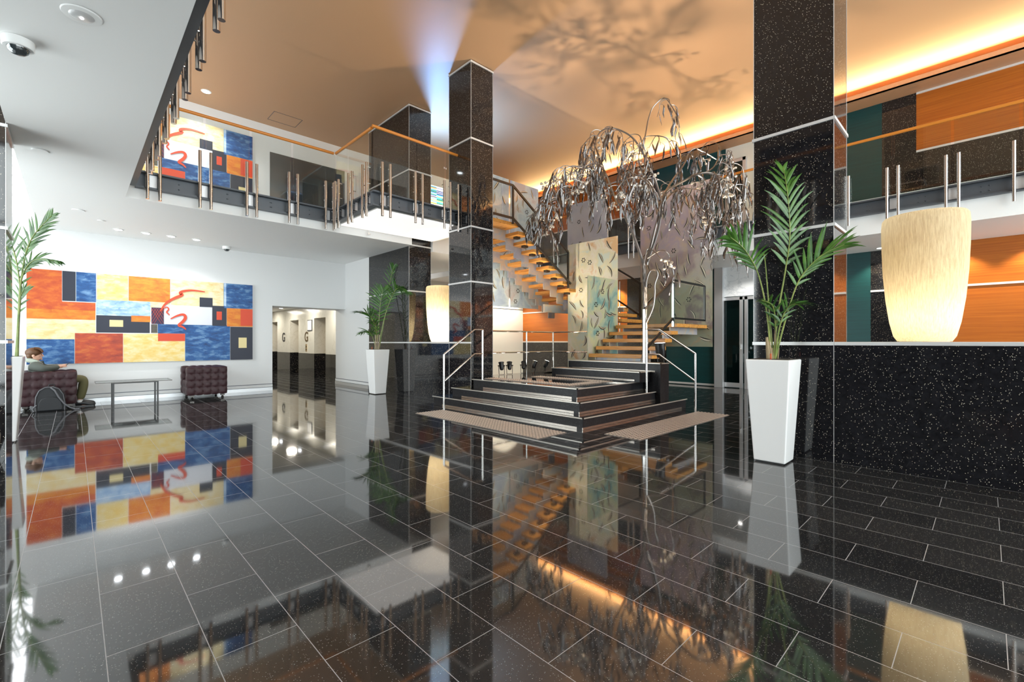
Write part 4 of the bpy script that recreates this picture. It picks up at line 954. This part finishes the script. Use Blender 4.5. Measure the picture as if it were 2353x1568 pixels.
# ------------------------------------------------------------------ forged metal gum tree
def tree():
    D = 8.33; rnd = random.Random(21)
    t = thing('metal_tree', 'tall forged steel gum tree sculpture with drooping leaves on the stone plinth', 'sculpture', at(1478.6, 832, D))
    c3 = lambda L, dz=0: [at(1200+x/3.733, 200+y/3.733, D+(q[0] if q else 0)+dz) for x, y, *q in L]
    m = MB()
    tp = bez([at(u, v, D) for u, v in ((1481, 831), (1482, 815), (1483, 780), (1481, 735), (1482, 690), (1481, 650), (1480, 610))], 5)
    nT = len(tp)-1
    def trad(s): return .030+.030*(1-s)+.018*max(0, 1-s*5)**1.5
    m.tube(tp, [trad(i/nT) for i in range(nT+1)], 14)
    m.build('trunk', M['trunk'], t, smooth=True)
    BR = [
     (c3([(1045, 1535), (960, 1290), (870, 1085), (790, 935), (715, 830)]), .030, .016, .62),
     (c3([(1065, 1530), (1130, 1250, .05), (1185, 1010, .1), (1150, 830, .1), (1090, 690), (1030, 560), (960, 450, -.1), (870, 385, -.15), (760, 352, -.2), (665, 390, -.3), (625, 500, -.35), (622, 630, -.4)]), .028, .008, .36),
     (c3([(1030, 555), (1060, 400, .15), (1085, 270, .2), (1125, 170, .2), (1212, 96, .15), (1265, 140, .1), (1325, 245, 0), (1352, 350, 0)]), .016, .006, .55),
     (c3([(1075, 1500), (1165, 1230, -.2), (1200, 1010, -.4), (1250, 890, -.6), (1400, 800, -.9), (1490, 752, -1.0), (1610, 742, -1.0), (1745, 800, -.9), (1850, 870, -.8), (1905, 960, -.8), (1880, 1040, -.8)]), .026, .007, .34),
     (c3([(1190, 960, .1), (1290, 800, .4), (1390, 660, .6), (1425, 575, .7), (1480, 530, .7), (1560, 560, .7), (1665, 622, .7)]), .020, .009, .34),
     (c3([(1550, 745, -1), (1640, 690, -.8), (1700, 590, -.6), (1775, 590, -.6), (1815, 645, -.6), (1790, 720, -.7), (1690, 760, -.9)]), .010, .007, .2),
     (c3([(790, 935), (725, 760, -.3), (650, 660, -.5), (560, 700, -.6), (500, 690, -.7), (400, 690, -.7), (300, 745, -.7), (200, 832, -.7)]), .016, .007, .25),
     (c3([(715, 830), (640, 640, .3), (560, 640, .4), (440, 730, .5), (330, 790, .5), (255, 870, .5), (228, 965, .5)]), .016, .006, .2),
     (c3([(780, 930), (600, 880, .3), (400, 900, .4), (210, 1000, .4), (120, 1075, .4), (35, 1118, .4)]), .014, .006, .25),
     (c3([(1090, 690), (1040, 480, -.2), (1070, 425, -.2), (1200, 425, -.3), (1260, 470, -.3), (1330, 600, -.3)]), .012, .006, .3),
     (c3([(1480, 930, -.9), (1560, 1060, -.9), (1680, 1130, -.8), (1760, 1150, -.8), (1835, 1165, -.8)]), .010, .006, .3),
     (c3([(1010, 1000), (960, 880, -.5), (950, 680, -.6), (955, 450, -.5)]), .010, .008, .2),
     (c3([(1200, 1000), (1330, 880, .8), (1500, 880, .9), (1640, 930, .9), (1690, 1060, .9)]), .016, .007, .2),
     (c3([(870, 1085), (940, 900, .6), (1040, 800, .9), (1160, 790, 1.0), (1280, 860, 1.0)]), .014, .006, .25),
     (c3([(790, 935), (700, 720, -.9), (600, 660, -1.2), (480, 760, -1.3), (420, 900, -1.3)]), .014, .006, .2),
     (c3([(1185, 1010), (1100, 860, -.9), (1000, 780, -1.3), (880, 800, -1.5), (800, 900, -1.5)]), .014, .006, .2),
     (c3([(250, 870, .5), (240, 990, .5), (290, 1060, .5), (330, 1000, .5)]), .007, .005, .2),
     (c3([(300, 900, .4), (320, 1000, .4), (265, 1130, .4), (200, 1160, .4), (150, 1190, .4)]), .010, .006, .2),
    ]
    lv = MB(); nleaf = 0
    def leaf(base, L):
        nonlocal nleaf; nleaf += 1
        az = rnd.uniform(0, 6.283); d = Vector((math.cos(az)*.35, math.sin(az)*.35, -1)).normalized()
        side = Vector((math.cos(az+1.57), math.sin(az+1.57), 0)); n = 6; wd = L*rnd.uniform(.060, .095); cv = rnd.uniform(.5, 1.6)*rnd.choice((-1, 1))
        rot = rnd.uniform(-1, 1); pts = []; p = Vector(base)
        for i in range(n+1):
            pts.append(p.copy()); d = (d+side*cv*.20*math.sin(i*1.25)+Vector((0, 0, -.12))).normalized(); p = p+d*L/n
        A = []; B = []; K = []; 
        for i, q in enumerate(pts):
            s = i/n; wv = wd*math.sin(math.pi*min(1, .06+.94*s**.85))**.75
            tw = rot+.5*s; sd = Vector((math.cos(az+tw+1.57), math.sin(az+tw+1.57), .1)); nm = Vector((math.cos(az+tw), math.sin(az+tw), 0))
            A.append(q+sd*wv); K.append(q-nm*wv*.35); B.append(q-sd*wv)
        k = n+1; lv.add(A+K+B, [(i, i+1, k+i+1, k+i) for i in range(n)]+[(k+i, k+i+1, 2*k+i+1, 2*k+i) for i in range(n)])
    def nutcluster(c):
        nuts = MB()
        for i in range(rnd.randint(4, 7)):
            d = Vector((rnd.uniform(-1, 1), rnd.uniform(-1, 1), rnd.uniform(-1.1, .2))).normalized(); e = c+d*.07
            nuts.tube([c, c+d*.03, e], .004, 5); nuts.lathe([(.008, 0), (.022, .018), (.024, .034), (.015, .044)], e, 8, d)
        nuts.build('gum_nut_cluster', M['nosing'], t, smooth=True)
    def twig(m, p0, d0, L, lf):
        p = Vector(p0); d = Vector(d0).normalized(); pts = []; n = 8; wob = rnd.uniform(0, 6)
        for i in range(n+1):
            pts.append(p.copy()); d = (d+Vector((.30*math.sin(wob+i*1.3), .30*math.cos(wob*1.3+i*1.1), -.46))).normalized(); p = p+d*L/n
        q = bez(pts, 3); m.tube(q, [.0075*(1-.55*i/len(q)) for i in range(len(q))], 6)
        for j in range(lf):
            s = .25+.75*(j+rnd.random()*.6)/lf; b = q[min(len(q)-1, int(s*(len(q)-1)))]
            off = Vector((rnd.uniform(-.07, .07), rnd.uniform(-.07, .07), -rnd.uniform(.01, .06))); m.tube([b, b+off*.5+Vector((0, 0, .01)), b+off], .004, 5, False)
            leaf(b+off, rnd.uniform(.18, .34))
    for bi, (P, r0, r1, st0) in enumerate(BR):
        q = bez(P, 6); n = len(q)-1; m = MB()
        m.tube(q, [r0+(r1-r0)*(i/n) for i in range(n+1)], 8)
        L = sum((q[i+1]-q[i]).length for i in range(n)); k = max(1, int(L*(1-st0)*7.2))
        for i in range(k):
            s = st0+(1-st0)*(i+rnd.random())/k; ii = min(n-1, int(s*n)); a = rnd.uniform(0, 6.283)
            dense = .55 if bi in (2, 9) else 1
            hgt = q[ii].z-3.2
            twig(m, q[ii], (math.cos(a)*.8, math.sin(a)*.8, rnd.uniform(.2, 1.1)), rnd.uniform(.40, .80)*dense, rnd.randint(4, 7) if dense == 1 else 2)
            if rnd.random() < .22: nutcluster(q[ii]+Vector((rnd.uniform(-.12, .12), rnd.uniform(-.12, .12), -.12)))
        # long hanging strands on the right-hand side
        if bi in (3, 12):
            for s in (.62, .70, .78, .86):
                b = q[int(s*n)]
                w_ = [b]
                for z in range(1, 8): w_.append(b+Vector((rnd.uniform(-.09, .09), rnd.uniform(-.09, .09), -.17*z)))
                w_ = bez(w_, 3); m.tube(w_, .006, 6)
                for z in range(4, len(w_), 2): leaf(w_[z]+Vector((rnd.uniform(-.05, .05), rnd.uniform(-.05, .05), 0)), rnd.uniform(.20, .34))
        m.build('branch', M['treemetal'], t, smooth=True)
    # low looping suckers on the trunk
    c4 = lambda L: [at(1280+x/4.48, 500+y/4.48, D+(q[0] if q else -.05)) for x, y, *q in L]
    m = MB()
    for P, r in ((c4([(915, 1090), (985, 930), (1005, 780), (1005, 690), (1035, 590), (1010, 540), (960, 550), (925, 630), (915, 720)]), .016),
                 (c4([(890, 490), (930, 330), (1000, 350, -.2), (1070, 430, -.3), (1100, 460, -.4)]), .010), (c4([(930, 420), (1040, 350, -.2), (1110, 345, -.3), (1160, 400, -.3), (1170, 470, -.35), (1130, 520, -.35)]), .010)):
        q = bez(P, 6); m.tube(q, r, 8)
    for x, y in ((1100, 460), (1130, 520), (1165, 430), (1110, 440), (1190, 480), (1205, 600), (1240, 570), (1085, 520), (1150, 540)): leaf(c4([(x, y, -.35)])[0], rnd.uniform(.24, .36))
    nutcluster(c4([(1130, 440, -.35)])[0]); nutcluster(c4([(1150, 510, -.35)])[0])
    m.build('branch', M['treemetal'], t, smooth=True)
    lo = lv.build('metal_leaves', M['leafmetal'], t, smooth=True)
    so = lo.modifiers.new('thick', 'SOLIDIFY'); so.thickness = .003
tree()

# ------------------------------------------------------------------ stage lights
def can(label, base, r, L, aim, power, group=None, col=WARM, soft=.04, angle=70, z0=.06):
    base = Vector(base); t = thing('spotlight', label, 'spotlight', base, group)
    c = base+Vector((0, 0, z0+.06)); d = (Vector(aim)-c).normalized()
    b = MB(); b.lathe([(r*.55, -.02), (r*.8, 0), (r*.98, L*.35), (r, L*.9), (r*1.15, L*.9), (r*1.18, L)], c, 20, d)
    b.lathe([(r*.92, L*.86), (r*.92, L*.9)], c, 20, d); b.build('lamp_can', M['blackmetal'], t, smooth=True)
    g = MB(); g.lathe([(r*1.02, L*1.0), (r*1.02, L*1.012)], c, 20, d); g.build('lens', M['glow'], t)
    s = d.cross(Vector((0, 0, 1))); s = s.normalized() if s.length > .05 else Vector((1, 0, 0))
    y = MB(); e = c+d*L*.5
    y.tube([e+s*r*1.25, base+s*r*1.15+Vector((0, 0, .01)), base-s*r*1.15+Vector((0, 0, .01)), e-s*r*1.25], .007, 6)
    for k in (-1, 1): y.box(e.x+k*s.x*r*1.2-.012, e.y+k*s.y*r*1.2-.012, e.z-.012, e.x+k*s.x*r*1.2+.012, e.y+k*s.y*r*1.2+.012, e.z+.012)
    y.build('yoke', M['blackmetal'], t)
    lamp('spot_beam', 'SPOT', c+d*(L*1.05+.01), power, col, aim=Vector(aim), size=soft, angle=angle, blend=.6)
    return t
SPN = ['leftmost black spotlight on the back edge of the platform beside the black column', 'second black spotlight from the left on the platform back edge', 'middle one of the five black spotlights on the platform, before the rail post',
       'fourth black spotlight from the left on the platform back edge', 'rightmost of the five small black spotlights behind the platform']
for i, (u, ax, ay, az, pw) in enumerate(((1153, 6.9, 7.9, 3.4, 130), (1171, 7.4, 7.9, 3.0, 130), (1203, 8.2, 8.0, 2.6, 130), (1226, 8.4, 6.8, 3.8, 130), (1252, 9.0, 6.2, 4.5, 130))):
    b = onY(u, 850, 7.12); can(SPN[i], (b.x, 7.12, .5025), .052, .15, (ax, ay, az), pw, 'row of five platform spotlights', WARM)
can('tall black par can spotlight on the plinth beside the metal tree', (7.52, 4.02, .83), .085, .24, (7.2, 4.2, 6.0), 1100, None, (1, .78, .54), soft=.10, angle=106, z0=.05)

# ------------------------------------------------------------------ fittings on ceilings
def downlight(label, x, y, z, r, power, col, group=None, aim=None, angle=100, glow='glow'):
    t = thing('recessed_downlight', label, 'ceiling light', (x, y, z), group)
    m = MB(); m.lathe([(r, -.012), (r*1.35, -.008), (r*1.4, -.001)], (x, y, z), 24); m.build('trim_ring', M['white'], t, smooth=True)
    g = MB(); g.lathe([(0.001, -.013), (r*.95, -.0135)], (x, y, z), 20); g.build('lens', M[glow], t)
    if power: lamp('downlight_beam', 'SPOT', (x, y, z-.03), power, col, aim=aim or (x, y, 0), size=.05, angle=angle)
    return t
for i, (u, v) in enumerate(((272, 527), (335, 537), (392, 545), (450, 552))):
    p = at(u, v, (ZS-HC)*F/(HY-v))
    downlight(['leftmost bright downlight above the large painting', 'second bright downlight from the left above the painting', 'third bright downlight from the left above the painting', 'rightmost bright downlight above the large painting'][i], p.x, 11.55, ZS, .06, 32, (1, .97, .94), 'downlights above the painting', (p.x, 11.95, 0), 110, 'glowcool')
for i, y in enumerate((1.2, .1, -1.0, -2.1)):
    downlight(['small downlight under the right gallery beside the pillar', 'downlight under the right gallery, above the glowing vase', 'downlight under the right gallery at the right edge', 'downlight under the right gallery beyond the right edge'][i], 12.05, y+.35, 3.15, .05, 130, (1, .85, .62), 'downlights under the right gallery', (12.3, y+.35, 0), 110)
downlight('added downlight brightening the wall around the steel-framed door', 11.5, 4.1, 3.15, .05, 90, (1, .96, .90), 'downlights under the right gallery', (12.0, 4.1, 0), 120)  # added lamp, brightens the marble panel and slab edge by the door
for i, y in enumerate((8.2, 9.6)):
    downlight(['downlight washing the orange wall behind the stairs', 'downlight washing the orange wall beside the cream panels'][i], 12.0, y, 3.15, .05, 260, (1, .82, .55), 'downlights behind the stairs', (12.3, y, 0), 110)
for i, (u, v) in enumerate(((470, 217), (300, 150))):
    p = at(u, v, (ZC-HC)*F/(HY-v)); downlight(['bright downlight in the brown ceiling above the gallery painting', 'bright downlight in the brown ceiling over the hidden end of the gallery painting'][i], p.x, 11.6, ZC, .07, 110, (.95, .97, 1), 'gallery ceiling downlights', (p.x, 12.0, 3.8), 120, 'glowcool')
for lab, u, v, r in (('flat white disc on the left ceiling near the column', 92, 346, .07), ('flat white disc on the left ceiling above the potted palm', 180, 483, .08), ('tiny white disc on the left ceiling before the downlights', 232, 507, .05)):
    p = at(u, v, (ZS-HC)*F/(HY-v)); o = MB(); o.lathe([(r, -.012), (r, -.001)], (p.x, p.y, ZS), 24); tag(o.build('ceiling_disc', M['white']), lab, 'ceiling fitting')
p = at(188, 34, (ZS-HC)*F/(HY-34))
t = thing('emergency_light', 'round white emergency light fitting on the left ceiling', 'emergency light', (p.x, p.y, ZS))
MB().lathe([(.105, -.001), (.10, -.008), (.07, -.011)], (p.x, p.y, ZS), 32).build('bezel', M['white'], t, smooth=True)
MB().lathe([(.065, -.011), (.05, -.02), (.012, -.022)], (p.x, p.y, ZS), 32).build('body', M['trim'], t, smooth=True)
MB().lathe([(.012, -.021), (.008, -.028)], (p.x, p.y, ZS), 12).build('led', M['glow'], t)
def dome(label, x, y, r):
    t = thing('dome_camera', label, 'security camera', (x, y, ZS))
    MB().lathe([(r, -.001), (r, -r*.62), (r*.93, -r*.72), (r*.70, -r*.72)], (x, y, ZS), 28).build('housing', M['white'], t, smooth=True)
    MB().lathe([(r*.70, -r*.70), (r*.62, -r*.98), (r*.40, -r*1.18), (.002, -r*1.27)], (x, y, ZS), 24).build('dome', M['glassdark'], t, smooth=True)
dome('white dome camera on the left ceiling near the top left corner', *list(at(42, 92, (ZS-HC)*F/(HY-92)))[:2], .085)
dome('small white dome camera on the back ceiling above the painting', *list(at(521, 567, (ZS-HC)*F/(HY-567)))[:2], .085)
p = at(655, 275, (ZC-HC)*F/(HY-275))
hz = MB()
for a, b, c, d in ((-.32, -.26, .32, -.25), (-.32, .25, .32, .26), (-.32, -.26, -.31, .26), (.31, -.26, .32, .26)): hz.box(p.x+a, p.y+b, ZC-.004, p.x+c, p.y+d, ZC)
tag(hz.build('access_hatch', M['steel']), 'thin outline of an access hatch in the brown gallery ceiling', 'ceiling hatch')
for lab, u in (('small white spot lamp hanging from the gallery edge left of the pier', 843),):
    p = onY(u, 524, 8.86); t = thing('small_spot_lamp', lab, 'spotlight', p)
    MB().tube([p, p+Vector((.02, -.03, -.10))], .005, 6).build('stem', M['chrome'], t); q = p+Vector((.02, -.03, -.10))
    MB().lathe([(.02, 0), (.035, .05)], q, 12, (.3, -.2, -1)).build('lamp_head', M['chrome'], t, smooth=True)
